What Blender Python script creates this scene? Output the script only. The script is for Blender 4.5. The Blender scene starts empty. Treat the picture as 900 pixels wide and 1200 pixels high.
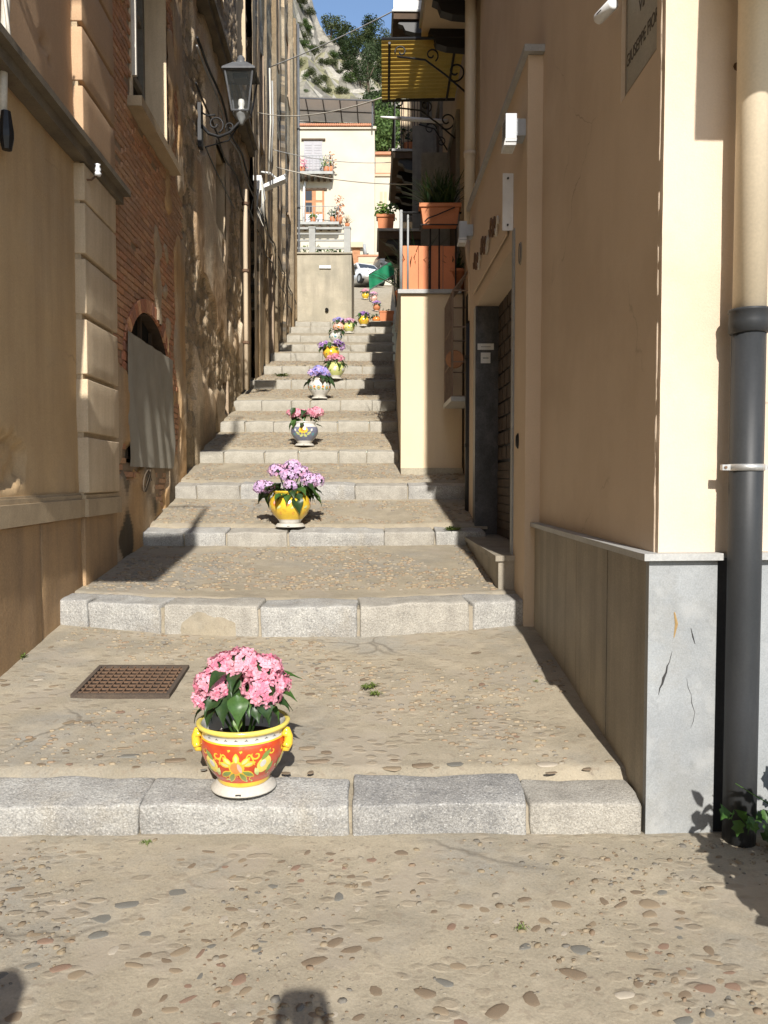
import bpy, bmesh, math, random
from mathutils import Vector, Matrix, noise

# ------------------------------------------------------------------ camera, sky, sun, exposure
SC = bpy.context.scene
COL = SC.collection
R = math.radians
F_PX, CAM_H, PITCH = 920.0, 1.55, R(2.49)
cam_data = bpy.data.cameras.new('Camera')
cam_data.sensor_fit = 'HORIZONTAL'
cam_data.sensor_width = 36.0
cam_data.lens = 36.0 * F_PX / 900.0
cam_data.clip_start, cam_data.clip_end = 0.05, 3000.0
CAM = bpy.data.objects.new('Camera', cam_data)
COL.objects.link(CAM)
CAM.location = (0, 0, CAM_H)
CAM.rotation_euler = (R(90) - PITCH, 0, 0)
SC.camera = CAM

SUN_DX, SUN_EL = -0.092, R(34.0)                 # light travels up the street, slightly to the left
sun_dir = Vector((SUN_DX, 1.0, -math.tan(SUN_EL) * math.hypot(SUN_DX, 1.0))).normalized()
world = bpy.data.worlds.new('World')
SC.world = world
world.use_nodes = True
wn = world.node_tree
sky = wn.nodes.new('ShaderNodeTexSky')
sky.sky_type = 'NISHITA'
sky.sun_disc = False
sky.sun_elevation = SUN_EL
sky.sun_rotation = math.atan2(-sun_dir.x, -sun_dir.y)
sky.air_density, sky.dust_density, sky.ozone_density = 1.0, 0.55, 1.8
bg = wn.nodes['Background']
bg.inputs['Strength'].default_value = 0.125
wn.links.new(sky.outputs[0], bg.inputs['Color'])
sun_data = bpy.data.lights.new('Sun', 'SUN')
sun_data.energy = 4.6
sun_data.angle = R(0.53)
sun_data.color = (1.0, 0.955, 0.885)
SUN = bpy.data.objects.new('Sun', sun_data)
COL.objects.link(SUN)
SUN.rotation_euler = sun_dir.to_track_quat('-Z', 'Y').to_euler()
SUN.location = (0, -10, 20)
SC.view_settings.view_transform = 'Standard'
SC.view_settings.look = 'None'
SC.view_settings.gamma = 1.0
SC.view_settings.exposure = 0.72
SC.cycles.max_bounces = 8
SC.cycles.diffuse_bounces = 5
SC.cycles.transparent_max_bounces = 12

# ------------------------------------------------------------------ helpers
rnd = random.Random(7)
U = rnd.uniform

def px_at(px, py, Y):
    """point seen at photograph pixel (px,py) at distance Y up the street"""
    x, y = (px - 450) / F_PX, (600 - py) / F_PX
    d = Vector((x, math.cos(PITCH) + y * math.sin(PITCH), -math.sin(PITCH) + y * math.cos(PITCH)))
    return Vector((0, 0, CAM_H)) + d * (Y / d.y)

def tag(o, label=None, cat=None, group=None, kind=None):
    if label: o['label'] = label
    if cat: o['category'] = cat
    if group: o['group'] = group
    if kind: o['kind'] = kind
    return o

def thing(name, label, cat, loc=(0, 0, 0), rz=0.0, group=None):
    o = bpy.data.objects.new(name, None)
    o.empty_display_size = 0.1
    COL.objects.link(o)
    o.location = loc
    o.rotation_euler = (0, 0, rz)
    return tag(o, label, cat, group)

def link(name, me, parent=None, loc=None, rot=None, scale=None):
    o = bpy.data.objects.new(name, me)
    COL.objects.link(o)
    if parent: o.parent = parent
    if loc is not None: o.location = loc
    if rot is not None: o.rotation_euler = rot
    if scale is not None: o.scale = scale
    return o

def copy_tree(o, parent=None):
    c = o.copy()
    COL.objects.link(c)
    c.parent = parent
    for ch in o.children:
        copy_tree(ch, c)
    return c

class MB:
    """collects geometry for ONE mesh object"""
    def __init__(s):
        s.v, s.f, s.m, s.c = [], [], [], []
        s.slots = []
        s.col = None
    def mi(s, m):
        if m is None: return 0
        if m not in s.slots: s.slots.append(m)
        return s.slots.index(m)
    def add(s, vs, fs, m=None, col=None):
        b = len(s.v); k = s.mi(m)
        s.v.extend([tuple(p) for p in vs])
        for f in fs:
            s.f.append([i + b for i in f]); s.m.append(k); s.c.append(col or s.col)
    def box(s, x0, x1, y0, y1, z0, z1, m=None, col=None):
        s.add([(x0,y0,z0),(x1,y0,z0),(x1,y1,z0),(x0,y1,z0),(x0,y0,z1),(x1,y0,z1),(x1,y1,z1),(x0,y1,z1)],
              [(0,3,2,1),(4,5,6,7),(0,1,5,4),(1,2,6,5),(2,3,7,6),(3,0,4,7)], m, col)
    def hexa(s, p, m=None, col=None):      # 8 points: bottom 4 ccw, top 4 ccw
        s.add(p, [(0,3,2,1),(4,5,6,7),(0,1,5,4),(1,2,6,5),(2,3,7,6),(3,0,4,7)], m, col)
    def tube(s, pts, r, n=8, m=None, cap=True, col=None):
        pts = [Vector(p) for p in pts]
        rs = r if isinstance(r, (list, tuple)) else [r] * len(pts)
        vs, fs = [], []
        up = None
        for i, p in enumerate(pts):
            t = (pts[min(i + 1, len(pts) - 1)] - pts[max(i - 1, 0)])
            if t.length < 1e-9: t = Vector((0, 0, 1))
            t.normalize()
            if up is None:
                up = Vector((0, 0, 1)) if abs(t.z) < .9 else Vector((1, 0, 0))
            a = t.cross(up)
            if a.length < 1e-6: a = t.cross(Vector((1, 0.3, 0)))
            a.normalize(); b = t.cross(a).normalized(); up = -b if False else a.cross(t).normalized()
            for k in range(n):
                w = 2 * math.pi * k / n
                vs.append(p + a * (math.cos(w) * rs[i]) + b * (math.sin(w) * rs[i]))
        for i in range(len(pts) - 1):
            for k in range(n):
                k2 = (k + 1) % n
                fs.append((i*n+k, i*n+k2, (i+1)*n+k2, (i+1)*n+k))
        if cap:
            fs.append(tuple(range(n))[::-1]); fs.append(tuple((len(pts)-1)*n + k for k in range(n)))
        s.add(vs, fs, m, col)
    def lathe(s, prof, n=32, m=None, mats=None, origin=(0,0,0), sx=1, sy=1):
        ox, oy, oz = origin
        b = len(s.v)
        for r, z in prof:
            for k in range(n):
                w = 2 * math.pi * k / n
                s.v.append((ox + r*math.cos(w)*sx, oy + r*math.sin(w)*sy, oz + z))
        for i in range(len(prof) - 1):
            mm = mats[i] if mats else m
            ki = s.mi(mm)
            for k in range(n):
                k2 = (k + 1) % n
                s.f.append([b+i*n+k, b+i*n+k2, b+(i+1)*n+k2, b+(i+1)*n+k]); s.m.append(ki); s.c.append(s.col)
    def grid(s, fn, nu, nv, m=None, keep=None, colfn=None):
        b = len(s.v); k = s.mi(m)
        for j in range(nv + 1):
            for i in range(nu + 1):
                s.v.append(tuple(fn(i / nu, j / nv)))
        for j in range(nv):
            for i in range(nu):
                if keep and not keep((i + .5) / nu, (j + .5) / nv): continue
                a = b + j * (nu + 1) + i
                s.f.append([a, a + 1, a + nu + 2, a + nu + 1]); s.m.append(k)
                s.c.append(colfn((i + .5) / nu, (j + .5) / nv) if colfn else s.col)
    def mesh(s, name, m=None, smooth=False):
        me = bpy.data.meshes.new(name)
        me.from_pydata(s.v, [], s.f)
        slots = s.slots or ([m] if m else [])
        for q in slots: me.materials.append(MAT[q] if isinstance(q, str) else q)
        if len(slots) > 1: me.polygons.foreach_set('material_index', s.m)
        if any(c is not None for c in s.c):
            at = me.color_attributes.new('Col', 'FLOAT_COLOR', 'CORNER')
            buf = []
            for f, c in zip(s.f, s.c):
                cc = c or (1, 1, 1)
                buf.extend((cc[0], cc[1], cc[2], 1.0) * len(f))
            at.data.foreach_set('color', buf)
        if smooth: me.polygons.foreach_set('use_smooth', [True] * len(me.polygons))
        me.update()
        return me
    def build(s, name, m=None, parent=None, smooth=False, loc=None, rot=None):
        return link(name, s.mesh(name, m, smooth), parent, loc, rot)

def N(x, y, z): return noise.noise(Vector((x, y, z)))
def FB(x, y, z, o=4): return noise.fractal(Vector((x, y, z)), 1.0, 2.0, o)
def clamp(a, lo=0., hi=1.): return max(lo, min(hi, a))
def sstep(a, b, x):
    t = clamp((x - a) / (b - a)); return t * t * (3 - 2 * t)
def lerp(a, b, t): return a + (b - a) * t

def rounded_block(l, d, h, r=.02, seed=0, amp=.006, seg=(8, 4, 3), nf=6.0):
    """a worn stone block centred on its bottom face: rounded edges, uneven faces"""
    mb = MB(); hx, hy, hz = l/2, d/2, h/2
    nx, ny, nz = [k + 4 for k in seg]
    idx = {}
    def ed(i, n, h):                    # extra loops near the edges keep the faces flat
        if i <= 2: return -h + (0, .35 * r, r)[i]
        if i >= n - 2: return h - (0, .35 * r, r)[n - i]
        return lerp(-h + r, h - r, (i - 2) / (n - 4))
    def vert(i, j, k):
        key = (i, j, k)
        if key in idx: return idx[key]
        p = Vector((ed(i, nx, hx), ed(j, ny, hy), ed(k, nz, hz)))
        q = Vector((clamp(p.x, -hx+r, hx-r), clamp(p.y, -hy+r, hy-r), clamp(p.z, -hz+r, hz-r)))
        e = p - q
        if e.length > 1e-9: p = q + e.normalized() * r
        w = noise.noise_vector(p * nf + Vector((seed*3.1, seed*1.7, seed)))
        p = p + w * amp + noise.noise_vector(p * nf * 4 + Vector((seed, 0, 9))) * amp * .4
        p.z += hz
        idx[key] = len(mb.v); mb.v.append(tuple(p)); return idx[key]
    def quad(a, b, c, d): mb.f.append([a, b, c, d]); mb.m.append(0); mb.c.append(None)
    for i in range(nx):
        for j in range(ny):
            quad(vert(i,j,0), vert(i,j+1,0), vert(i+1,j+1,0), vert(i+1,j,0))
            quad(vert(i,j,nz), vert(i+1,j,nz), vert(i+1,j+1,nz), vert(i,j+1,nz))
        for k in range(nz):
            quad(vert(i,0,k), vert(i+1,0,k), vert(i+1,0,k+1), vert(i,0,k+1))
            quad(vert(i,ny,k), vert(i,ny,k+1), vert(i+1,ny,k+1), vert(i+1,ny,k))
    for j in range(ny):
        for k in range(nz):
            quad(vert(0,j,k), vert(0,j,k+1), vert(0,j+1,k+1), vert(0,j+1,k))
            quad(vert(nx,j,k), vert(nx,j+1,k), vert(nx,j+1,k+1), vert(nx,j,k+1))
    return mb

def spiral(c, r0, r1, a0, a1, n=16, ax=(1,0,0), ay=(0,0,1)):
    c, ax, ay = Vector(c), Vector(ax), Vector(ay)
    return [c + ax*(lerp(r0,r1,i/n)*math.cos(lerp(a0,a1,i/n))) + ay*(lerp(r0,r1,i/n)*math.sin(lerp(a0,a1,i/n))) for i in range(n+1)]

# ------------------------------------------------------------------ materials
MAT = {}
def mat(name, col, col2=None, rough=.85, scale=4., var=.12, bump=0., bscale=60., streak=None, metal=0., spec=.3,
        coat=0., vc=False, fine=.10, fscale=90., trans=0., speck=None, crack=None, cobble=None, stain=None, stain_scale=.9, stain_amt=.5):
    m = bpy.data.materials.new(name); m.use_nodes = True
    nt = m.node_tree; nd = nt.nodes; ln = nt.links
    b = nd['Principled BSDF']
    b.inputs['Roughness'].default_value = rough
    b.inputs['Metallic'].default_value = metal
    b.inputs['Specular IOR Level'].default_value = spec
    if coat: b.inputs['Coat Weight'].default_value = coat; b.inputs['Coat Roughness'].default_value = .08
    tc = nd.new('ShaderNodeTexCoord')
    src = tc.outputs['Object']
    def noise_tex(sc, det=5, stretch=None, rough_=.6):
        t = nd.new('ShaderNodeTexNoise'); t.inputs['Scale'].default_value = sc
        t.inputs['Detail'].default_value = det; t.inputs['Roughness'].default_value = rough_
        if stretch:
            mp = nd.new('ShaderNodeMapping'); mp.inputs['Scale'].default_value = stretch
            ln.new(src, mp.inputs[0]); ln.new(mp.outputs[0], t.inputs['Vector'])
        else: ln.new(src, t.inputs['Vector'])
        return t.outputs['Fac']
    def ramp(fac, lo, hi):
        r = nd.new('ShaderNodeMapRange'); r.inputs[1].default_value = lo; r.inputs[2].default_value = hi
        ln.new(fac, r.inputs[0]); return r.outputs[0]
    def mixc(fac, a, bb, mode='MIX'):
        mx = nd.new('ShaderNodeMix'); mx.data_type = 'RGBA'; mx.blend_type = mode
        for inp, v in ((mx.inputs[0], fac), (mx.inputs[6], a), (mx.inputs[7], bb)):
            if hasattr(v, 'node'): ln.new(v, inp)
            elif isinstance(v, (int, float)): inp.default_value = v
            else: inp.default_value = (*v, 1)
        return mx.outputs[2]
    c2 = col2 or tuple(c * (1 - 2 * var) for c in col)
    out = mixc(ramp(noise_tex(scale), .32, .68), col, c2)
    if stain:
        out = mixc(ramp(noise_tex(stain_scale, 6, None, .65), .5, .66), out, mixc(stain_amt, out, stain))
    if streak:
        f = ramp(noise_tex(1.0, 5, streak[0], .65), .45, .75)
        mm = nd.new('ShaderNodeMath'); mm.operation = 'MULTIPLY'; mm.inputs[1].default_value = streak[2]
        ln.new(f, mm.inputs[0])
        out = mixc(mm.outputs[0], out, streak[1])
    if fine:
        g = ramp(noise_tex(fscale, 3), .25, .75)
        lo, hi = 1 - fine * 1.6, 1 + fine
        r = nd.new('ShaderNodeMapRange'); r.inputs[3].default_value = lo; r.inputs[4].default_value = hi
        ln.new(g, r.inputs[0])
        cmb = nd.new('ShaderNodeCombineColor')
        for i in range(3): ln.new(r.outputs[0], cmb.inputs[i])
        out = mixc(1.0, out, cmb.outputs[0], 'MULTIPLY')
    if speck:
        for (sc_, lo_, hi_, c_, am_) in speck:
            f_ = ramp(noise_tex(sc_, 2, None, .5), lo_, hi_)
            mm = nd.new('ShaderNodeMath'); mm.operation = 'MULTIPLY'; mm.inputs[1].default_value = am_; ln.new(f_, mm.inputs[0])
            out = mixc(mm.outputs[0], out, c_)
    if crack:
        vo = nd.new('ShaderNodeTexVoronoi'); vo.feature = 'DISTANCE_TO_EDGE'; vo.inputs['Scale'].default_value = crack[0]
        nz_ = nd.new('ShaderNodeTexNoise'); nz_.inputs['Scale'].default_value = 3.0; nz_.inputs['Detail'].default_value = 6
        ln.new(src, nz_.inputs['Vector'])
        va = nd.new('ShaderNodeMix'); va.data_type = 'VECTOR'; va.inputs[0].default_value = .22
        ln.new(src, va.inputs[4]); ln.new(nz_.outputs['Color'], va.inputs[5]); ln.new(va.outputs[1], vo.inputs['Vector'])
        rr_ = nd.new('ShaderNodeMapRange'); rr_.inputs[1].default_value = 0; rr_.inputs[2].default_value = crack[1]; rr_.inputs[3].default_value = crack[2]; rr_.inputs[4].default_value = 0
        ln.new(vo.outputs['Distance'], rr_.inputs[0])
        gate = nd.new('ShaderNodeMath'); gate.operation = 'MULTIPLY'; ln.new(rr_.outputs[0], gate.inputs[0]); ln.new(ramp(noise_tex(.9, 3), .5, .62), gate.inputs[1])
        out = mixc(gate.outputs[0], out, (.10, .085, .065))
    if vc:
        at = nd.new('ShaderNodeAttribute'); at.attribute_name = 'Col'
        out = mixc(1.0, out, at.outputs['Color'], 'MULTIPLY')
    cob_h = None
    if cobble:
        sc_, am_, hgt_ = cobble
        nz2 = nd.new('ShaderNodeTexNoise'); nz2.inputs['Scale'].default_value = 6.0; ln.new(src, nz2.inputs['Vector'])
        vb = nd.new('ShaderNodeMix'); vb.data_type = 'VECTOR'; vb.inputs[0].default_value = .06
        ln.new(src, vb.inputs[4]); ln.new(nz2.outputs['Color'], vb.inputs[5])
        mp2 = nd.new('ShaderNodeMapping'); mp2.inputs['Scale'].default_value = (1, 1.7, 1); mp2.inputs['Rotation'].default_value = (0, 0, .25); ln.new(vb.outputs[1], mp2.inputs[0])
        vo2 = nd.new('ShaderNodeTexVoronoi'); vo2.inputs['Scale'].default_value = sc_; ln.new(mp2.outputs[0], vo2.inputs['Vector'])
        ins = nd.new('ShaderNodeMapRange'); ins.inputs[1].default_value = .46; ins.inputs[2].default_value = .30; ln.new(vo2.outputs['Distance'], ins.inputs[0])
        msk = ramp(noise_tex(1.3, 4), .40, .60)
        wh_ = nd.new('ShaderNodeTexWhiteNoise'); ln.new(vo2.outputs['Position'], wh_.inputs['Vector'])
        keepc = nd.new('ShaderNodeMath'); keepc.operation = 'GREATER_THAN'; keepc.inputs[1].default_value = .35; ln.new(wh_.outputs['Value'], keepc.inputs[0])
        m1 = nd.new('ShaderNodeMath'); m1.operation = 'MULTIPLY'; ln.new(ins.outputs[0], m1.inputs[0]); ln.new(msk, m1.inputs[1])
        m2 = nd.new('ShaderNodeMath'); m2.operation = 'MULTIPLY'; ln.new(m1.outputs[0], m2.inputs[0]); ln.new(keepc.outputs[0], m2.inputs[1])
        cob_h = m2.outputs[0]
        m3 = nd.new('ShaderNodeMath'); m3.operation = 'MULTIPLY'; m3.inputs[1].default_value = am_; ln.new(cob_h, m3.inputs[0])
        out = mixc(m3.outputs[0], out, mixc(wh_.outputs['Value'], (.15, .122, .088), (.275, .225, .16)))
    ln.new(out, b.inputs['Base Color'])
    if cob_h is not None:
        bq = nd.new('ShaderNodeBump'); bq.inputs['Strength'].default_value = 1.0; bq.inputs['Distance'].default_value = cobble[2]; ln.new(cob_h, bq.inputs['Height'])
    if bump:
        bp = nd.new('ShaderNodeBump'); bp.inputs['Strength'].default_value = bump; bp.inputs['Distance'].default_value = .01
        ln.new(noise_tex(bscale, 6, None, .7), bp.inputs['Height']); ln.new(bp.outputs[0], b.inputs['Normal'])
        if cob_h is not None: ln.new(bq.outputs[0], bp.inputs['Normal'])
    if trans:
        tr = nd.new('ShaderNodeBsdfTranslucent'); ln.new(out, tr.inputs['Color'])
        ms = nd.new('ShaderNodeMixShader'); ms.inputs[0].default_value = trans
        ln.new(b.outputs[0], ms.inputs[1]); ln.new(tr.outputs[0], ms.inputs[2])
        ln.new(ms.outputs[0], nd['Material Output'].inputs['Surface'])
    MAT[name] = m
    return m

def glass(name, tint=(.8, .85, .85), rough=.05, alpha=.25):
    m = bpy.data.materials.new(name); m.use_nodes = True
    nt = m.node_tree; b = nt.nodes['Principled BSDF']
    b.inputs['Base Color'].default_value = (*tint, 1); b.inputs['Roughness'].default_value = rough
    tr = nt.nodes.new('ShaderNodeBsdfTransparent'); ms = nt.nodes.new('ShaderNodeMixShader')
    ms.inputs[0].default_value = alpha
    nt.links.new(tr.outputs[0], ms.inputs[1]); nt.links.new(b.outputs[0], ms.inputs[2])
    nt.links.new(ms.outputs[0], nt.nodes['Material Output'].inputs['Surface'])
    MAT[name] = m

mat('paving', (.335, .288, .21), (.235, .205, .152), scale=1.7, bump=.45, bscale=26, fine=.12, fscale=110, stain=(.25, .236, .205), stain_scale=.9, stain_amt=.8,
    speck=[(26, .62, .68, (.21, .17, .125), .55), (60, .66, .72, (.14, .12, .095), .6), (7, .52, .72, (.40, .345, .26), .4), (2.6, .56, .62, (.29, .25, .195), .6)], crack=(1.1, .014, .65), cobble=(13, .7, .0035))
mat('paving_far', (.36, .308, .225), (.27, .23, .165), cobble=(10, .7, .01), scale=5, bump=.6, bscale=30, fine=.2, fscale=60)
mat('kerb', (.41, .40, .37), (.26, .25, .235), scale=5, bump=1.0, bscale=45, fine=.3, fscale=110, stain=(.27, .235, .18), stain_scale=1.7, stain_amt=.75, speck=[(60, .60, .68, (.17, .17, .165), .55), (90, .62, .68, (.62, .60, .56), .5)])
mat('kerb_dark', (.33, .32, .30), (.22, .215, .205), scale=8, bump=.9, bscale=70, fine=.3, fscale=130, stain=(.44, .42, .38), stain_scale=2.4, stain_amt=.8, speck=[(60, .58, .66, (.13, .13, .13), .6), (95, .62, .68, (.58, .57, .54), .5)])
mat('kerb_warm', (.41, .385, .335), (.29, .27, .235), scale=7, bump=.9, bscale=70, fine=.28, fscale=130, speck=[(60, .60, .68, (.22, .20, .17), .5)])
mat('kerb_far', (.40, .375, .32), (.29, .27, .225), scale=5, bump=.6, bscale=60, fine=.2, fscale=90)
mat('pebble_brown', (.20, .15, .10), (.15, .115, .08), rough=.6, scale=14, fine=.15)
mat('pebble_tan', (.25, .195, .13), (.20, .155, .105), rough=.65, scale=14, fine=.15)
mat('pebble_grey', (.175, .165, .14), (.125, .12, .105), rough=.6, scale=14, fine=.15)
mat('pebble_red', (.23, .15, .105), (.185, .125, .09), rough=.6, scale=14, fine=.15)
mat('pebble_pale', (.37, .325, .26), (.32, .28, .22), rough=.6, scale=14, fine=.12)
mat('gravel', (.9, .9, .9), (.75, .75, .75), scale=30, vc=True, rough=.7)
mat('weed', (.10, .16, .035), (.16, .19, .05), rough=.6, scale=20, trans=.3)
mat('plaster_ochre', (.57, .405, .225), (.47, .325, .175), scale=1.2, bump=.35, bscale=45, fine=.08, streak=((5, 5, .45), (.36, .245, .135), .65), stain=(.43, .335, .225), stain_scale=.7, crack=(.9, .006, .5))
mat('plaster_upper', (.47, .31, .185), (.40, .265, .16), scale=1.0, bump=.35, bscale=45, fine=.08, streak=((4, 4, .4), (.32, .23, .15), .5))
mat('plaster_block', (.64, .52, .36), (.55, .43, .29), scale=2.5, bump=.35, bscale=60, fine=.08, streak=((6, 6, .6), (.34, .25, .155), .5))
mat('plinth_ochre', (.46, .30, .155), (.36, .235, .13), scale=1.6, bump=.5, bscale=35, fine=.12, streak=((3.5, 3.5, .5), (.17, .125, .085), .75))
mat('moulding', (.50, .39, .255), (.41, .315, .20), scale=2, bump=.4, bscale=50, streak=((2, 2, 1.5), (.17, .135, .09), .6))
mat('string_course', (.20, .165, .115), (.12, .10, .075), scale=4, bump=.6, bscale=40)
mat('brick', (2.0, 1.85, 1.75), (1.6, 1.5, 1.42), scale=25, vc=True, bump=.6, bscale=90, fine=.2, fscale=140)
mat('mortar', (.36, .27, .185), (.28, .21, .145), scale=6, bump=.8, bscale=50, fine=.15)
mat('rubble', (1.6, 1.58, 1.54), (1.2, 1.17, 1.12), scale=9, vc=True, bump=1.0, bscale=28, fine=.24, fscale=60)
mat('old_wall', (1.5, 1.47, 1.43), (1.15, 1.12, 1.08), scale=3, vc=True, bump=.6, bscale=40, fine=.12, fscale=70, streak=((5, 5, .35), (.62, .55, .47), .5))
mat('wall_peach', (.595, .485, .375), (.53, .43, .325), scale=.9, bump=.22, bscale=110, fine=.035, fscale=140, crack=(.7, .003, .45), streak=((3, 3, .45), (.48, .38, .285), .4), stain=(.49, .385, .285), stain_scale=.9, stain_amt=.6, rough=.9)
mat('wall_peach_smooth', (.595, .475, .35), (.52, .41, .295), scale=.9, bump=.12, bscale=80, fine=.03, rough=.85)
mat('wall_cream', (.66, .53, .36), (.60, .48, .33), scale=.8, bump=.25, bscale=60, fine=.05, streak=((4, 4, .4), (.50, .40, .28), .4))
mat('facade_tan', (.46, .35, .225), (.39, .30, .19), scale=.8, bump=.25, bscale=40, fine=.06, streak=((4, 4, .35), (.31, .24, .16), .5))
mat('marble_panel', (.30, .312, .315), (.235, .247, .252), scale=3.5, rough=.55, bump=.15, bscale=60, fine=.12, fscale=150, streak=((3, 9, 2.2), (.185, .195, .20), .6), stain=(.25, .245, .225), stain_scale=2.2, stain_amt=.6, speck=[(9, .54, .70, (.34, .345, .34), .45), (34, .62, .72, (.19, .195, .2), .4)])
mat('marble_brown', (.33, .29, .225), (.25, .22, .175), scale=2.5, rough=.6, bump=.25, bscale=45, fine=.12, fscale=120, streak=((7, 7, .45), (.15, .135, .11), .8))
mat('marble_cap', (.38, .38, .365), (.31, .31, .30), scale=6, rough=.5, bump=.15, fine=.1)
mat('marble_dark', (.085, .085, .09), (.05, .05, .053), scale=5, rough=.4, fine=.2, streak=((6, 6, 3), (.20, .20, .21), .5))
mat('crack', (.05, .05, .05), rough=.9)
mat('ochre_stain', (.42, .28, .12), rough=.9)
mat('sign_marble', (.40, .385, .34), (.34, .33, .29), scale=5, rough=.6, bump=.1)
mat('letter', (.10, .09, .08), rough=.7)
mat('pipe_cream', (.62, .53, .39), (.55, .47, .35), scale=3, rough=.45, fine=.05)
mat('pipe_grey', (.032, .034, .037), (.024, .026, .028), scale=2.2, rough=.5, spec=.25, fine=.08, streak=((9, 9, 1.2), (.055, .055, .053), .5))
mat('galvanised', (.45, .45, .44), rough=.4, metal=.6)
mat('iron_black', (.02, .02, .021), rough=.5, fine=.2)
mat('iron_grey', (.11, .115, .12), (.08, .08, .085), rough=.5, scale=8, fine=.1)
mat('iron_light', (.33, .34, .34), (.26, .27, .27), rough=.45, scale=6)
mat('rust', (.17, .10, .06), (.11, .07, .045), scale=10, rough=.8, fine=.2)
mat('rust_dark', (.10, .075, .055), (.065, .05, .04), scale=10, rough=.8, fine=.2)
mat('rust_pale', (.26, .19, .14), (.19, .135, .10), scale=8, rough=.8, fine=.15)
mat('white_plastic', (.72, .73, .74), rough=.4, fine=.02)
mat('white_paint', (.75, .75, .73), (.66, .66, .64), scale=5, rough=.5)
mat('grey_box', (.40, .425, .45), rough=.45, fine=.02)
mat('black_plastic', (.015, .015, .016), rough=.4)
mat('dark_void', (.012, .011, .01), rough=1)  # near-black colour put in for the shade inside openings
mat('wood_dark', (.10, .065, .04), (.065, .045, .03), scale=6, streak=((12, 12, .6), (.05, .035, .025), .6))
mat('wood_grey', (.23, .215, .18), (.17, .155, .13), scale=6, streak=((12, 12, .6), (.13, .12, .10), .6))
mat('wood_orange', (.40, .20, .10), (.33, .16, .08), scale=6)
mat('wood_pale', (.55, .44, .30), (.47, .37, .25), scale=6)
mat('cloth', (.34, .315, .26), (.28, .26, .215), scale=4, rough=.9, fine=.05, streak=((8, 8, .8), (.30, .28, .235), .5))
mat('scribble', (.10, .075, .05), rough=.9)
mat('moss', (.055, .045, .03), (.09, .07, .045), scale=8, bump=.8, bscale=50, fine=.2)
mat('cable_white', (.62, .58, .50), rough=.5)
mat('cable_grey', (.35, .35, .34), rough=.5)
mat('terracotta', (.52, .20, .09), (.44, .165, .075), scale=5, rough=.75, fine=.08)
mat('terracotta_panel', (.60, .21, .085), (.53, .18, .075), scale=3, rough=.6, fine=.04)
mat('awning_yellow', (.66, .45, .10), (.56, .37, .075), scale=6, rough=.6, trans=.72)
mat('awning_green', (.012, .20, .09), (.01, .16, .075), scale=5, rough=.7, trans=.25)
mat('soil', (.05, .035, .025), rough=1, fine=.3)
glass('glass_clear', (.10, .11, .11), .04, .16)
glass('glass_dark', (.03, .035, .04), .08, .85)
mat('house_white', (.50, .455, .365), (.44, .40, .32), scale=.8, bump=.2, bscale=30, fine=.03)
mat('house_tan', (.50, .40, .28), (.42, .34, .24), scale=.8, fine=.06)
mat('roof_tile', (.50, .22, .12), (.38, .17, .10), scale=4, rough=.8, fine=.15)
mat('concrete', (.42, .37, .28), (.31, .28, .21), scale=1.3, bump=.4, bscale=30, fine=.12, fscale=40, streak=((2.5, 2.5, .35), (.22, .20, .155), .8), stain=(.25, .23, .18), stain_scale=.7)
mat('concrete_grey', (.36, .36, .335), (.29, .29, .27), scale=3, bump=.3, bscale=30, fine=.1)
mat('shutter_grey', (.36, .35, .36), (.31, .30, .31), scale=3, rough=.7)
mat('canopy_sheet', (.42, .37, .30), (.36, .32, .26), scale=1, rough=.7, trans=.35)
mat('car_white', (.78, .79, .80), rough=.25, spec=.5, coat=.6, fine=0)
mat('tyre', (.02, .02, .02), rough=.9)
mat('lamp_lens', (.70, .70, .66), rough=.15, spec=.6)
mat('cliff', (1, 1, 1), (.78, .78, .78), scale=.35, vc=True, bump=.6, bscale=3, fine=.2, fscale=2.2)
mat('hill', (.13, .14, .06), (.09, .11, .045), scale=.4, fine=.2, fscale=3)
mat('bark', (.09, .065, .045), (.06, .045, .03), scale=8, bump=.6, bscale=30)
mat('crown_dark', (.045, .07, .022), (.03, .05, .017), scale=.8, rough=.7, trans=.25, fine=.25, fscale=5)
mat('crown_olive', (.10, .12, .04), (.065, .085, .03), scale=.8, rough=.7, trans=.25, fine=.25, fscale=5)
mat('crown_light', (.10, .16, .04), (.07, .12, .03), scale=.8, rough=.7, trans=.3, fine=.2, fscale=5)
# ceramics and flowers
def ceramic(n, c, c2=None): mat(n, c, c2 or tuple(x*.86 for x in c), rough=.22, spec=.5, scale=14, coat=.5, fine=.03)
ceramic('glaze_red', (.44, .042, .014), (.50, .075, .02)); ceramic('glaze_yellow', (.72, .47, .04)); ceramic('glaze_gold', (.62, .38, .03), (.70, .46, .05))
ceramic('glaze_white', (.60, .58, .53)); ceramic('glaze_lemon', (.74, .60, .12)); ceramic('glaze_green', (.20, .27, .06))
ceramic('glaze_orange', (.70, .25, .06)); ceramic('glaze_blue', (.12, .13, .20), (.18, .19, .24)); ceramic('glaze_black', (.03, .03, .035))
ceramic('glaze_pale_green', (.55, .58, .22)); ceramic('glaze_teal', (.12, .30, .36)); ceramic('glaze_pink', (.70, .42, .34))
mat('base_white', (.47, .445, .39), (.40, .375, .325), scale=8, rough=.7, fine=.06)
def petal(n, c, c2): mat(n, c, c2, rough=.6, scale=16, trans=.25, fine=.05, spec=.2)
petal('petal_pink', (.74, .31, .40), (.78, .42, .49)); petal('petal_pink_deep', (.60, .16, .25), (.72, .27, .35))
petal('petal_lilac', (.58, .38, .64), (.66, .50, .68)); petal('petal_lilac_pink', (.70, .36, .55), (.68, .46, .62))
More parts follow.
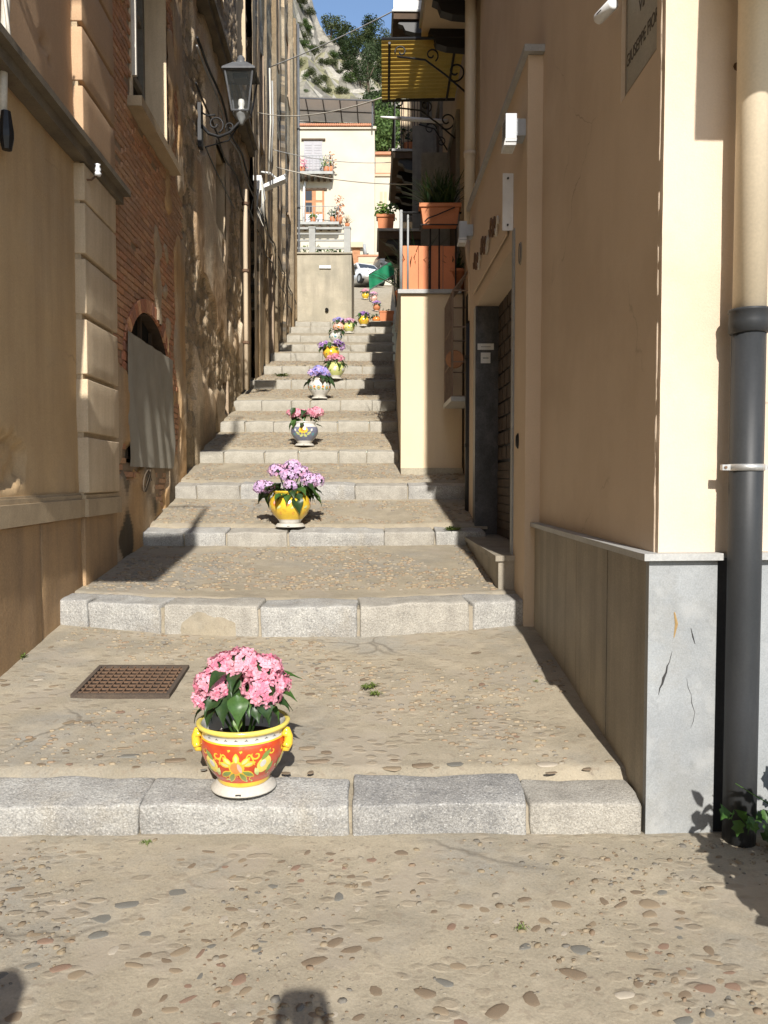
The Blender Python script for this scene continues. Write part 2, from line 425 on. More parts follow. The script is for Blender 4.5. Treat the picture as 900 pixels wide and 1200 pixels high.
petal('petal_blue', (.30, .28, .68), (.38, .36, .72)); petal('petal_purple', (.30, .14, .46), (.38, .20, .52))
mat('leaf_green', (.045, .10, .022), (.065, .14, .03), rough=.4, scale=8, trans=.25, spec=.45, fine=.08)
mat('leaf_dark', (.022, .05, .018), (.035, .07, .02), rough=.4, scale=8, trans=.2, spec=.45, fine=.08)
mat('leaf_pale', (.15, .24, .05), (.11, .19, .04), rough=.45, scale=8, trans=.3, spec=.4, fine=.08)
mat('leaf_vine', (.04, .10, .02), (.065, .14, .03), rough=.45, scale=10, trans=.35, fine=.08)

# ------------------------------------------------------------------ the street: steps, treads, ground
STEPS = [  # distance up the street, level at the foot of the riser, rise, bow of the front line
    (3.36, .00, .155, .00), (5.78, .475, .185, .30), (8.10, .86, .15, .05), (9.60, 1.30, .18, .04), (11.2, 1.77, .17, .04),
    (13.0, 2.32, .17, .04), (14.8, 2.82, .19, .05), (16.8, 3.45, .19, .05), (19.4, 4.10, .20, .05), (21.5, 4.73, .22, .0),
    (23.6, 5.32, .22, .0), (25.7, 5.96, .22, .0), (27.8, 6.63, .22, .0), (29.5, 7.16, .22, .0)]
def XL(Y): return -2.17 - .0413 * Y
def XR(Y): return 1.198 - .0174 * Y                  # street face of the plinth on the right
def XB(Y): return .22 + .004 * (Y - 10.3)            # street side of the terrace further up
def xright(Y): return XR(Y) if Y < 10.28 else XB(Y)
def step_y(i, X):
    Y, zb, rise, bow = STEPS[i]
    c = (XL(Y) + xright(Y)) / 2; hw = (xright(Y) - XL(Y)) / 2
    return Y - bow * max(0, 1 - ((X - c) / hw) ** 2)
def tread_ends(i):
    a = STEPS[i][1] + STEPS[i][2]
    b = STEPS[i + 1][1] if i + 1 < len(STEPS) else a + .25
    return a, b
def tread_z(i, X, Y):
    a, b = tread_ends(i); Y0 = STEPS[i][0]; Y1 = STEPS[i+1][0] if i+1 < len(STEPS) else Y0 + 1.2
    t = clamp((Y - Y0) / (Y1 - Y0))
    sag = -.02 * (1 - ((X + .8) / 2.0) ** 2) if i < 2 else 0
    return lerp(a, b, t) + sag * math.sin(math.pi * t)
def street_z(X, Y):
    if Y < 3.36: return .05 * (max(Y, -6) - 3.36)
    for i in range(len(STEPS) - 1, -1, -1):
        if Y >= step_y(i, X): return tread_z(i, X, Y)
    return 0.0
def ground_hit(px, py):
    """where the sight line of a photograph pixel meets the street"""
    a = px_at(px, py, 1.0) - Vector((0, 0, CAM_H))
    Y = 1.5
    while Y < 60:
        p = Vector((0, 0, CAM_H)) + a * Y
        if p.z <= street_z(p.x, p.y): return Vector((p.x, p.y, street_z(p.x, p.y)))
        Y += .01
    return None
def uneven(X, Y): return .010 * FB(X * 1.3, Y * 1.3, 3.3, 3) + .004 * FB(X * 9, Y * 9, 1.1, 3)

GRATE_C = (-1.52, 4.70)
# ground sheet around and behind the camera
def frange(a, b, st):
    n = max(1, round((b - a) / st)); return [a + (b - a) * k / n for k in range(n + 1)]
gx = [-150, -60, -25, -10, -5] + frange(-3.2, 3.2, .045) + [5, 10, 25, 60, 150]
gy = [-150, -60, -25, -8, -3, 0, .8] + frange(1.4, 3.40, .04)
mb = MB()
for y in gy:
    for x in gx:
        mb.v.append((x, y, street_z(0, min(y, 3.35)) + (uneven(x, y) if abs(x) < 3.3 and y > 1 else 0) - .006 * (y > 3.38)))
nx_ = len(gx)
for j in range(len(gy) - 1):
    for i in range(nx_ - 1):
        a = j * nx_ + i
        mb.f.append([a, a + 1, a + nx_ + 1, a + nx_]); mb.m.append(0); mb.c.append(None)
ground = tag(mb.build('ground', 'paving', smooth=True), kind='structure')

JOINTS = {0: [-2.35, -1.06, -.145, .625, None], 1: [None, -2.12, -1.56, -.87, -.19, .60, None],
          2: [None, -2.05, -1.62, -.98, 0.0, .52, None], 3: [None, -2.28, -1.75, -1.2, -.35, .28, None]}
treads = []
for i, (Y, zb, rise, bow) in enumerate(STEPS):
    depth = .27 if i < 7 else .36
    x0, x1 = XL(Y) - .03, xright(Y) - .015
    st = tag(bpy.data.objects.new('stone_step', None), kind='structure'); COL.objects.link(st)
    st.location = (0, Y, zb)
    if i in JOINTS:
        js = list(JOINTS[i])
        js[-1] = x1
        if js[0] is None: js[0] = x0
    else:
        n = 6 if i < 8 else 5
        js = [x0 + (x1 - x0) * (k + (U(-.22, .22) if 0 < k < n else 0)) / n for k in range(n + 1)]
    for k in range(len(js) - 1):
        a, b = js[k] + .006, js[k + 1] - .006
        xm = (a + b) / 2
        ya, yb = step_y(i, a), step_y(i, b)
        L = math.hypot(b - a, yb - ya)
        blk = rounded_block(L, depth + U(-.02, .02), rise + .14, r=U(.010, .018), seed=i * 13 + k, amp=.017, nf=3.6,
                            seg=(max(6, int(L / .06)), 5, 4) if i < 3 else (7, 3, 3))
        m = 'kerb_far' if i >= 4 else rnd.choice(['kerb', 'kerb', 'kerb', 'kerb_warm'])
        if i == 0: m = ['kerb', 'kerb', 'kerb_dark', 'kerb_warm'][min(k, 3)]
        a_, b_ = tread_ends(i); Y1 = STEPS[i+1][0] if i + 1 < len(STEPS) else Y + 1.2
        sl = math.atan((b_ - a_) / (Y1 - Y)) * .8
        sag = tread_z(i, xm, Y + .1) - lerp(a_, b_, .1 / (Y1 - Y))
        blk.build('stone', m, st, smooth=True,
                  loc=(xm, (ya + yb) / 2 - Y + depth / 2 + U(-.008, .008), -.14 + U(-.006, .006) + sag),
                  rot=(sl, U(-.008, .008), math.atan2(yb - ya, b - a)))
    # bedding mortar showing in the joints
    mb = MB(); nn = 14
    for k in range(nn + 1):
        X = lerp(x0, x1, k / nn); yy = step_y(i, X) + .012; sg = tread_z(i, X, Y + .1) - lerp(*tread_ends(i), .1 / ((STEPS[i+1][0] if i + 1 < len(STEPS) else Y + 1.2) - Y)) - .034
        mb.v += [(X, yy - Y, -.15), (X, yy - Y, rise + sg - .004), (X, yy + depth - .02 - Y, rise + sg + .01)]
    for k in range(nn):
        for q in (0, 1): mb.f.append([k*3+q, k*3+q+3, k*3+q+4, k*3+q+1]); mb.m.append(0); mb.c.append(None)
    mb.build('mortar_bed', 'paving', st)
    # tread behind the stones
    Y1 = STEPS[i+1][0] + .06 if i + 1 < len(STEPS) else Y + 1.3
    res = .05 if i < 3 else .09
    nu, nv = int((x1 - x0 + .1) / res), max(4, int((Y1 - Y - depth) / res))
    def fn(u, v, i=i, Y=Y, Y1=Y1, x0=x0, x1=x1, depth=depth):
        X = lerp(x0 - .05, x1 + (.9 if i == 3 else .06), u)
        ys = step_y(i, X) + depth - .035
        ye = (step_y(i + 1, X) + .08) if i + 1 < len(STEPS) else Y1
        yy = lerp(ys, ye, v)
        drop = -.05 if v == 0 else 0
        return (X, yy, tread_z(i, X, yy) - .004 + uneven(X, yy) + drop)
    mb = MB(); mb.grid(fn, nu, nv)
    t = tag(mb.build('street_tread', 'paving' if i < 4 else 'paving_far', smooth=True), kind='structure')
    treads.append(t)

# side strip of the street between the terrace and the shop (beyond the fourth step)
# pebbles set in the concrete: domes that share mesh data
def dome(n=9, rings=2, h=.3, seed=0):
    q = random.Random(seed); mb = MB()
    offs = [1 + q.uniform(-.24, .24) for _ in range(n)]
    for k in range(n):
        w = 2 * math.pi * k / n; mb.v.append((math.cos(w) * offs[k], math.sin(w) * offs[k], -.25))
    for r_ in range(rings):
        s_ = math.cos((r_ + .35) / rings * math.pi / 2 * .9)
        z_ = h * math.sin((r_ + .6) / rings * math.pi / 2 * .95)
        for k in range(n):
            w = 2 * math.pi * k / n; mb.v.append((math.cos(w) * offs[k] * s_, math.sin(w) * offs[k] * s_, z_))
    mb.v.append((0, 0, h))
    for r_ in range(rings):
        for k in range(n):
            k2 = (k + 1) % n; mb.f.append([r_*n+k, r_*n+k2, (r_+1)*n+k2, (r_+1)*n+k])
    for k in range(n): mb.f.append([rings*n+k, rings*n+(k+1) % n, len(mb.v)-1])
    mb.m = [0] * len(mb.f); mb.c = [None] * len(mb.f)
    return mb
PM = ['pebble_brown', 'pebble_tan', 'pebble_tan', 'pebble_brown', 'pebble_grey', 'pebble_brown', 'pebble_tan', 'pebble_red', 'pebble_tan', 'pebble_brown', 'pebble_pale']
PEB = {}
for s_ in range(5):
    for m in set(PM):
        PEB[(s_, m)] = dome(seed=s_).mesh('pebble', m, True)
placed = []
def put_pebble(px, py, size, parent, m=None, asp=None, rz=None):
    p = ground_hit(px, py); size *= 1.0
    if p is None: return False
    for q, s_ in placed:
        if (q - p).length < (s_ + size) * .85: return False
    if p.x > xright(p.y) - size or p.x < XL(p.y) + size: return False
    placed.append((p, size))
    m = m or rnd.choice(PM)
    asp = asp or U(.42, .75)
    o = link('pebble', PEB[(rnd.randrange(5), m)], parent, (p.x, p.y, p.z + uneven(p.x, p.y) - .001),
             (.05, 0, rz if rz is not None else U(-.5, 1.3)), (size, size * asp, size * U(.16, .32)))
    return True
count = 0
# the larger ones that can be picked out in the photograph
for (px, py, s_, m, rz) in [(830,1163,.043,'pebble_red',0),(873,1135,.03,'pebble_red',.1),(801,1098,.026,'pebble_grey',.2),(760,1058,.045,'pebble_tan',0),
        (740,1090,.03,'pebble_brown',.2),(831,1115,.034,'pebble_brown',1.4),(856,1128,.03,'pebble_tan',1.3),(655,1060,.042,'pebble_tan',-.4),(709,1055,.032,'pebble_brown',1.2),
        (728,1060,.03,'pebble_brown',.6),(672,1143,.05,'pebble_brown',-.35),(645,1142,.045,'pebble_tan',-.2),(622,1170,.042,'pebble_brown',1.5),(640,1166,.032,'pebble_grey',0),
        (585,1184,.05,'pebble_brown',.5),(614,1055,.035,'pebble_brown',.35),(635,1078,.04,'pebble_tan',-.5),(620,1086,.045,'pebble_brown',.5),(745,1120,.034,'pebble_tan',-.4),
        (680,1113,.036,'pebble_grey',-.4),(520,1153,.037,'pebble_grey',-.4),(498,1165,.042,'pebble_brown',-.3),(485,1178,.042,'pebble_brown',-.2),(504,1147,.026,'pebble_brown',.4),
        (368,1128,.045,'pebble_brown',.3),(392,1106,.034,'pebble_brown',.7),(367,1090,.032,'pebble_brown',.2),(413,1114,.042,'pebble_brown',.4),(440,1100,.034,'pebble_tan',.2),
        (398,1050,.035,'pebble_grey',1.3),(546,1062,.034,'pebble_tan',0),(534,1130,.04,'pebble_tan',-.1),(120,1078,.04,'pebble_grey',.3),(115,1097,.04,'pebble_grey',.3),
        (150,1063,.045,'pebble_grey',.1),(205,1048,.045,'pebble_grey',-.6),(40,1133,.035,'pebble_grey',.4),(53,1105,.034,'pebble_red',.1),(70,1137,.034,'pebble_red',.3),
        (28,1017,.03,'pebble_brown',.5),(18,1042,.04,'pebble_brown',.3),(194,1128,.025,'pebble_brown',-.6),(732,1168,.035,'pebble_pale',0),(880,1160,.04,'pebble_tan',.2),
        (372,893,.05,'pebble_brown',.1),(388,892,.05,'pebble_brown',-.5),(360,878,.045,'pebble_tan',0),(533,896,.035,'pebble_grey',.1),(460,900,.05,'pebble_tan',.05),
        (495,898,.045,'pebble_brown',.1),(300,905,.035,'pebble_brown',.0),(150,888,.05,'pebble_grey',.05),(145,878,.03,'pebble_tan',0),(205,893,.045,'pebble_brown',.1),(640,895,.05,'pebble_pale',0)]:
    if put_pebble(px, py, s_, ground if py > 960 else treads[0], m, None, rz): count += 1
tries = 0
while count < 232 and tries < 9000:
    tries += 1
    px, py = U(-60, 960), U(995, 1215)
    dens = .08 + .9 * sstep(-.05, .35, N(px * .006, py * .012, 5)) + (.4 if px > 790 else 0)
    if U(0, 1) > dens * .8: continue
    if put_pebble(px, py, U(.016, .036) if px > 380 or py > 1090 else U(.012, .028), ground): count += 1
while count < 290 and tries < 16000:
    tries += 1
    px, py = U(0, 760), U(752, 908)
    if U(0, 1) > .35 + .6 * sstep(0, .3, N(px * .008, py * .02, 8)) + (.5 if py > 880 else 0): continue
    if 85 < px < 235 and 775 < py < 830: continue
    if put_pebble(px, py, U(.014, .034), treads[0]): count += 1

def gravel(name, pieces, parent=None):
    """many small set pebbles in one mesh"""
    mb = MB()
    for (x, y, z, s_, a, rz, c) in pieces:
        b = len(mb.v); n = 6
        ca, sa = math.cos(rz), math.sin(rz)
        for (rr, zz) in ((1.0, -.004), (.72, .35 * s_)):
            for k in range(n):
                w = 2 * math.pi * k / n
                ux, uy = math.cos(w) * s_ * rr, math.sin(w) * s_ * a * rr
                mb.v.append((x + ux * ca - uy * sa, y + ux * sa + uy * ca, z + zz))
        for k in range(n):
            mb.f.append([b + k, b + (k + 1) % n, b + n + (k + 1) % n, b + n + k])
        mb.f.append([b + n + k for k in range(n)])
        mb.m += [0] * (n + 1); mb.c += [c] * (n + 1)
    o = mb.build(name, 'gravel', parent, smooth=True)
    return tag(o, kind='stuff')
PCOL = [(.30, .235, .15), (.25, .19, .125), (.34, .27, .18), (.20, .18, .15), (.28, .20, .13), (.30, .26, .20)]
pcs = []
for _ in range(7000):
    x, y = U(-2.6, 2.4), U(1.9, 3.3)
    if x > xright(y) + .5: continue
    if U(0, 1) > .22 + 1.1 * N(x * 1.7, y * 1.7, 2): continue
    pcs.append((x, y, street_z(x, y) + uneven(x, y), U(.004, .010) if U(0, 1) < .75 else U(.010, .02), U(.4, .9), U(-.5, 1.3), tuple(v * .8 for v in rnd.choice(PCOL))))
gravel('pebble_scatter', pcs, ground)
for i in range(0, 9):
    Y0, Y1 = STEPS[i][0] + .3, STEPS[i+1][0] - .12
    x0, x1 = XL(Y0) + .05, xright(Y0) - .05
    pcs = []
    area = (x1 - x0) * (Y1 - Y0)
    for _ in range(int(area * (420 if i == 0 else 260))):
        x, y = U(x0, x1), U(Y0, Y1)
        if y < step_y(i, x) + .3 or y > step_y(i + 1, x) - .03: continue
        if N(x * 1.2, y * 1.2, i) < (.0 if i == 0 else -.35): continue
        s_ = U(.012, .03) if i else U(.006, .022)
        if abs(x - GRATE_C[0]) < .45 and abs(y - GRATE_C[1]) < .35: continue
        pcs.append((x, y, tread_z(i, x, y) - .004 + uneven(x, y), s_, U(.3, .55), U(-.25, .25), rnd.choice(PCOL)))
    gravel('pebble_scatter', pcs, treads[i])

# the path above the steps, climbing to the houses
mb = MB()
PATH = [(30.6, 7.5), (33, 7.95), (37, 9.3), (41, 10.75), (46, 12.4), (52, 14.1), (58, 15.6)]
def path_z(Y):
    for (a, za), (b, zb) in zip(PATH, PATH[1:]):
        if Y <= b: return lerp(za, zb, (Y - a) / (b - a))
    return PATH[-1][1]
ys = frange(30.5, 58, .5)
for Y in ys:
    for k in range(9):
        X = lerp(-12 if Y > 45 else -3.6, 4, k / 8)
        mb.v.append((X, Y, path_z(Y) + .03 * N(X, Y, 0)))
for j in range(len(ys) - 1):
    for k in range(8):
        a = j * 9 + k; mb.f.append([a, a+1, a+10, a+9]); mb.m.append(0); mb.c.append(None)
tag(mb.build('path', 'paving_far', smooth=True), kind='structure')

# drain grate
gz = lambda x, y: street_z(x, y) + .004
gr = thing('drain_grate', 'rusty square iron drain grate set in the paving beside the red pot', 'grate', (GRATE_C[0], GRATE_C[1], street_z(*GRATE_C) + .008))
a_, b_ = tread_ends(0); gr.rotation_euler = (math.atan((b_ - a_) / (STEPS[1][0] - STEPS[0][0])), 0, 0)
W, D = .285, .235
mb = MB()
for (x0, x1, y0, y1) in ((-W, W, -D, -D+.025), (-W, W, D-.025, D), (-W, -W+.025, -D+.025, D-.025), (W-.025, W, -D+.025, D-.025)):
    mb.box(x0, x1, y0, y1, -.02, .012)
mb.build('frame', 'rust_dark', gr)
mb = MB(); mb.box(-W + .01, W - .01, -D + .01, D - .01, -.03, -.004); mb.build('pit', 'dark_void', gr)
bar = MB(); bar.box(-.004, .004, -D + .025, D - .025, -.003, .010); bme = bar.mesh('bar', 'rust')
for k in range(1, 12): link('bar', bme, gr, (-W + 2 * W * k / 12, 0, 0))
bar = MB(); bar.box(-W + .025, W - .025, -.0035, .0035, -.003, .008); bme = bar.mesh('cross_bar', 'rust')
for k in range(1, 9): link('cross_bar', bme, gr, (0, -D + 2 * D * k / 9, 0))

# weeds in the joints
def weed(px, py, n, size, label):
    p = ground_hit(px, py); mb = MB()
    for _ in range(n):
        a, L, t = U(0, 6.28), U(.4, 1) * size * .8, U(.1, .8)
        d = Vector((math.cos(a), math.sin(a), 0)); o = Vector((U(-.4, .4), U(-.25, .25), 0)) * size
        side = Vector((-d.y, d.x, 0)) * size * .055
        p0 = o; p1 = o + d * L * .5 * math.cos(t) + Vector((0, 0, L * .5 * math.sin(t) + .01)); p2 = o + d * L * math.cos(t * .6) + Vector((0, 0, L * .55 * math.sin(t)))
        mb.add([p0 - side * .4, p0 + side * .4, p1 + side, p2, p1 - side], [(0, 1, 2, 4), (4, 2, 3)])
    o = mb.build('weed', 'weed'); o.location = p
    tag(o, label, 'weed', 'weeds in the paving joints')
weed(432, 806, 40, .09, 'straggling weed tuft in the cobbles between the first two steps')
weed(440, 815, 30, .07, 'thin flat weed sprouting among pebbles behind the straggling tuft')
weed(22, 772, 40, .10, 'weed tuft at the foot of the ochre plaster wall')
weed(612, 1090, 12, .04, 'tiny green sprig growing between pebbles before the marble corner')
weed(172, 990, 16, .04, 'small weed at the joint of the lowest kerb stones')
weed(531, 634, 70, .14, 'leafy weed at the kerb end below the shop doorway')
weed(330, 441, 60, .28, 'weeds growing on a step high up beside the white pot')
weed(628, 800, 10, .03, 'tiny weed sprig in the shade by the marble plinth')

# ------------------------------------------------------------------ buildings on the left of the street
LN = Vector((1, .0413, 0)).normalized()
def LW(Y, z, out=0.0):
    return Vector((XL(Y), Y, z)) + LN * out
def lbox(mb, Y0, Y1, z0, z1, o0, o1, m=None, col=None):
    mb.hexa([LW(Y0,z0,o0), LW(Y0,z0,o1), LW(Y1,z0,o1), LW(Y1,z0,o0), LW(Y0,z1,o0), LW(Y0,z1,o1), LW(Y1,z1,o1), LW(Y1,z1,o0)], m, col)
def lpart(name, m, parent, *boxes):
    mb = MB()
    for b in boxes: lbox(mb, *b)
    return mb.build(name, m, parent)
def lgrid(mb, Y0, Y1, z0, z1, out, res, keep=None, colfn=None, m=None):
    """a wall face; out may be a function of (Y,z)"""
    nu, nv = max(1, int((Y1 - Y0) / res)), max(1, int((z1 - z0) / res))
    f = out if callable(out) else (lambda Y, z: out)
    mb.grid(lambda u, v: LW(lerp(Y0, Y1, u), lerp(z0, z1, v), f(lerp(Y0, Y1, u), lerp(z0, z1, v))), nu, nv, m,
            (lambda u, v: keep(lerp(Y0, Y1, u), lerp(z0, z1, v))) if keep else None,
            (lambda u, v: colfn(lerp(Y0, Y1, u), lerp(z0, z1, v))) if colfn else None)

# --- ochre plaster building with rusticated corner pilaster
pb = thing('plaster_building', 'ochre plaster building with rusticated corner pilaster and dark ledge', 'building', (XL(7), 7, .5))
def P(o):     # keep world coordinates for children of a moved empty
    o.matrix_parent_inverse = o.parent.matrix_basis.inverted()
    return o
def hole(Y, z): return math.hypot((Y - 4.98) / .26, (z - 1.66) / .16) + .5 * N(Y * 9, z * 9, 4)
def low_out(Y, z):
    o = .012 * N(Y * 1.5, z * 1.5, 7) + .004 * N(Y * 7, z * 7, 2)
    h = hole(Y, z)
    if h < 1: o -= .05 + .03 * N(Y * 16, z * 16, 3)
    return o
mb = MB(); lgrid(mb, 3.6, 6.3, 1.40, 4.02, low_out, .035)
P(mb.build('wall', 'plaster_ochre', pb, smooth=True))
mb = MB(); lgrid(mb, 3.6, 6.3, 4.0, 12.6, lambda Y, z: .012 * N(Y * 1.2, z * 1.2, 9) - .03 * (math.hypot((Y - 5.72) / .14, (z - 4.62 + (Y - 5.72) * .6) / .09) + .6 * N(Y * 14, z * 14, 1) < .6), .05)
P(mb.build('upper_wall', 'plaster_upper', pb, smooth=True))
P(lpart('wall_core', 'plaster_ochre', pb, (-14, 7.05, -1.2, 12.6, -4, -.09), (-14, 3.6, -1.2, 12.6, -.09, 0)))
# plinth in big slabs
pj = [3.4, 4.2, 5.42, 6.24, 7.10]
for a, b in zip(pj, pj[1:]):
    s_ = rounded_block(b - a - .012, .12, 2.0, r=.012, seed=int(a * 10), amp=.008, seg=(8, 1, 14), nf=2.5)
    o = s_.build('plinth_slab', 'plinth_ochre', pb, smooth=True)
    c = LW((a + b) / 2, -.76, -.04 if a < 6.2 else -.012)
    o.location = c - pb.location; o.rotation_euler = (0, 0, math.atan2(1, -.0413))
# moulding above the plinth
for (a, b, e) in ((3.4, 6.22, 0), (6.22, 7.12, .03)):
    P(lpart('plinth_moulding', 'moulding', pb, (a, b, 1.24, 1.38, -.06, .055 + e), (a, b, 1.38, 1.415, -.06, .035 + e), (a, b, 1.415, 1.43, -.06, .02 + e)))
# dark string course
P(lpart('string_course', 'string_course', pb, (3.4, 7.22, 4.02, 4.10, -.02, .11), (3.4, 7.25, 4.10, 4.15, -.02, .17), (3.4, 7.22, 4.15, 4.18, -.02, .13)))
# pilaster blocks
zs = [1.43]
while zs[-1] < 3.5: zs.append(zs[-1] + .46)
edges = [(1.43, 1.87), (1.91, 2.33), (2.37, 2.80), (2.84, 3.27), (3.31, 3.70), (3.72, 4.01)]
z = 4.19
while z < 12: edges.append((z, z + .41)); z += .45
for k, (a, b) in enumerate(edges):
    s_ = rounded_block(.83, .12, b - a, r=.010, seed=k, amp=.003, seg=(5, 1, 4), nf=3)
    o = s_.build('pilaster_block', 'plaster_block' if a < 4 else 'plaster_upper', pb, smooth=True)
    o.location = LW(6.655, a, .025) - pb.location; o.rotation_euler = (0, 0, math.atan2(1, -.0413))
P(lpart('pilaster_core', 'moulding', pb, (6.25, 7.06, 1.4, 12.6, -.1, .045)))
# two balconies above and behind the viewpoint: they shade the street beside this wall
for zb in (5.5, 9.95):
    y0, y1 = -.55, 1.35
    bal = P(lpart('balcony', 'marble_cap', pb, (y0, y1, zb - .12, zb, -.05, .92)))
    for k in range(17):
        Y = lerp(y0 + .03, y1 - .03, k / 16)
        q = MB(); q.tube([LW(Y, zb, .88), LW(Y, zb + 1.0, .88)], .009, 6); q.build('baluster', 'iron_black', bal)
    q = MB(); q.tube([LW(y0, zb + 1.0, 0), LW(y0 + .03, zb + 1.0, .88), LW(y1 - .03, zb + 1.0, .88), LW(y1, zb + 1, 0)], .02, 6)
    q.build('handrail', 'iron_black', bal)

def cable(name, pts, r, m, label, group=None, n=6, sag=0., steps=14):
    mb = MB(); q = []
    if len(pts) == 2:
        a, b = Vector(pts[0]), Vector(pts[1])
        for k in range(steps + 1):
            t = k / steps; p = a.lerp(b, t); p.z -= sag * 4 * t * (1 - t); q.append(p)
    else: q = pts
    mb.tube(q, r, n)
    return tag(mb.build(name, m, smooth=True), label, 'cable', group)
# white conduit at the picture's edge
cd = thing('cable_conduit', 'white cable conduit hanging down the ochre wall above the ledge', 'conduit', LW(4.92, 3.6, .05))
mb = MB(); mb.tube([LW(4.90, z, .06 + .02 * math.sin(z * 3)) for z in frange(3.75, 7.5, .25)], .026, 8); P(mb.build('conduit', 'cable_white', cd, smooth=True))
mb = MB(); mb.tube([LW(4.86, z, .10 + .05 * math.sin(z * 2.2)) for z in frange(4.2, 5.6, .1)], .011, 6); P(mb.build('cable', 'cable_white', cd, smooth=True))
mb = MB(); mb.tube([LW(4.88, z, .07) for z in (3.55, 3.62, 3.66, 3.78)], [.03, .045, .045, .028], 8); P(mb.build('connector', 'black_plastic', cd))
mb = MB(); mb.tube([LW(4.90, 5.02, .06), LW(4.90, 5.07, .06)], .04, 10); mb.tube([LW(4.72, 5.05, .02), LW(4.90, 5.05, .06)], .012, 6); P(mb.build('clamp', 'cable_white', cd))
ins = thing('insulator', 'small white insulator fixed on the dark ledge beside the pilaster', 'insulator', LW(6.26, 4.02, .15))
mb = MB(); mb.lathe([(0, 0), (.022, 0), (.03, .02), (.018, .035), (.028, .05), (.016, .075), (.024, .09), (0, .10)], 10, origin=LW(6.3, 3.93, .17)); P(mb.build('ceramic', 'white_plastic', ins, smooth=True))
mb = MB(); mb.tube([LW(6.3, 3.94, .17), LW(6.3, 3.90, .12), LW(6.3, 3.9, .02)], .008, 6); P(mb.build('hook', 'rust', ins))

# --- brick building
bb = thing('brick_building', 'old brick building with a cloth covered arched window and tall upper window', 'building', (XL(8.5), 8.5, .9))
B0, B1 = 7.07, 10.15
ARC = (7.68, 9.46, 1.74, 2.62)                    # arched opening: sides, sill, spring
def in_arch(Y, z, g=0.0):
    a, b, s, sp = ARC; c = (a + b) / 2; w = (b - a) / 2 + g
    if abs(Y - c) > w or z < s - g: return False
    if z < sp: return True
    return ((Y - c) / w) ** 2 + ((z - sp) / (.68 + g)) ** 2 < 1
WIN = (7.98, 9.42, 5.28, 8.3)
def in_win(Y, z, g=0.0): return WIN[0] - g < Y < WIN[1] + g and WIN[2] - g < z < WIN[3] + g
def bopen(Y, z): return not (in_arch(Y, z, .03) or in_win(Y, z, .02))
mb = MB(); lgrid(mb, B0 - .1, B1 + .05, .3, 12.8, lambda Y, z: -.022 + .008 * N(Y * 8, z * 8, 3), .05, keep=bopen)
P(mb.build('mortar_bed', 'mortar', bb, smooth=True))
P(lpart('wall_core', 'mortar', bb, (B0 - .1, B1, -.5, 12.8, -4, -.42)))
mb = MB()
BC = [(.30, .13, .07), (.26, .12, .07), (.33, .16, .085), (.22, .105, .065), (.28, .15, .09), (.36, .21, .12), (.19, .10, .07)]
row = 0; z = .55
while z < 12.6:
    Y = B0 - .09 + (.125 if row % 2 else 0)
    while Y < B1:
        L = .235 + U(-.015, .012)
        c = Y + L / 2
        if not in_arch(c, z + .027, .13) and not in_win(c, z + .027, .10) and N(c * 3, z * 3, 11) > -.52:
            o = .004 * U(-1, 1) - .004 + .012 * N(c * .9, z * .9, 5)
            e = U(-.003, .003)
            cc = rnd.choice(BC); k = 1 + .25 * N(c * .8, z * .8, 2)
            grey = sstep(-.1, .5, N(c * .7, z * .5, 21))
            cc = tuple(lerp(v * k, w, .42 + .45 * grey) for v, w in zip(cc, (.27, .19, .125)))
            p = [LW(Y, z + e, -.03), LW(Y + .003, z + e + .003, o), LW(Y + L - .003, z - e + .003, o), LW(Y + L, z - e, -.03),
                 LW(Y, z + .055 + e, -.03), LW(Y + .003, z + .052 + e, o), LW(Y + L - .003, z + .052 - e, o), LW(Y + L, z + .055 - e, -.03)]
            mb.hexa(p, None, cc)
        Y += L + .014
    z += .067; row += 1
# brick arch and flat arch
a, b, s, sp = ARC; c = (a + b) / 2; w = (b - a) / 2
for k in range(27):
    t = math.pi * k / 26
    ca, sa = math.cos(t), math.sin(t)
    q = []
    for (rr, dt) in ((.012, -.05), (.012, .05), (.15, .05), (.15, -.05)):
        tt = t + dt
        q.append((c + math.cos(tt) * (w + rr), sp + math.sin(tt) * (.68 + rr)))
    p = [LW(y, zz, -.03) for y, zz in q] + [LW(y, zz, .006) for y, zz in q]
    cc = rnd.choice(BC); mb.hexa([p[0], p[1], p[2], p[3], p[4], p[5], p[6], p[7]], None, tuple(v * 1.15 for v in cc))
tag(P(mb.build('brickwork', 'brick', bb)), kind='stuff')
# plaster left on the bricks: only where it survives does it stand proud
def pl_mask(Y, z):
    base = 1.55 - z + .75 * N(Y * 1.1, z * 1.1, 14) + .35 * N(Y * 3.5, z * 3.5, 2)
    edge = (Y - 9.75) * 1.2 + .9 * N(Y * 1.5, z * .9, 31) - .15
    patch = N(Y * .8 + 3, z * .7, 44) + .4 * N(Y * 3, z * 3, 9) - .30
    return max(base, edge, patch)
def pl_out(Y, z):
    k = sstep(-.03, .06, pl_mask(Y, z))
    return lerp(-.035, .022, k) + .012 * N(Y * 5, z * 5, 6) + .006 * N(Y * 16, z * 16, 1)
def pl_col(Y, z):
    g = sstep(-.25, .35, N(Y * 1.6, z * 1.6, 3)); d = clamp(.6 * sstep(1.75, 1.2, z - street_z(0, Y) * .55 + .5 * N(Y * 2.2, z * 2.2, 8)))
    c = [lerp(x, y, g) for x, y in zip((.40, .26, .13), (.34, .27, .19))]
    m_ = sstep(.05, .3, N(Y * 2.6, z * 2.6, 51)) * sstep(1.9, 1.3, z)
    return tuple(lerp(v, q, m_) for v, q in zip(c, (.07, .055, .035)))
mb = MB(); lgrid(mb, B0, B1 + .1, .5, 9.0, pl_out, .035, keep=lambda Y, z: bopen(Y, z) and pl_mask(Y, z) > -.12, colfn=pl_col)
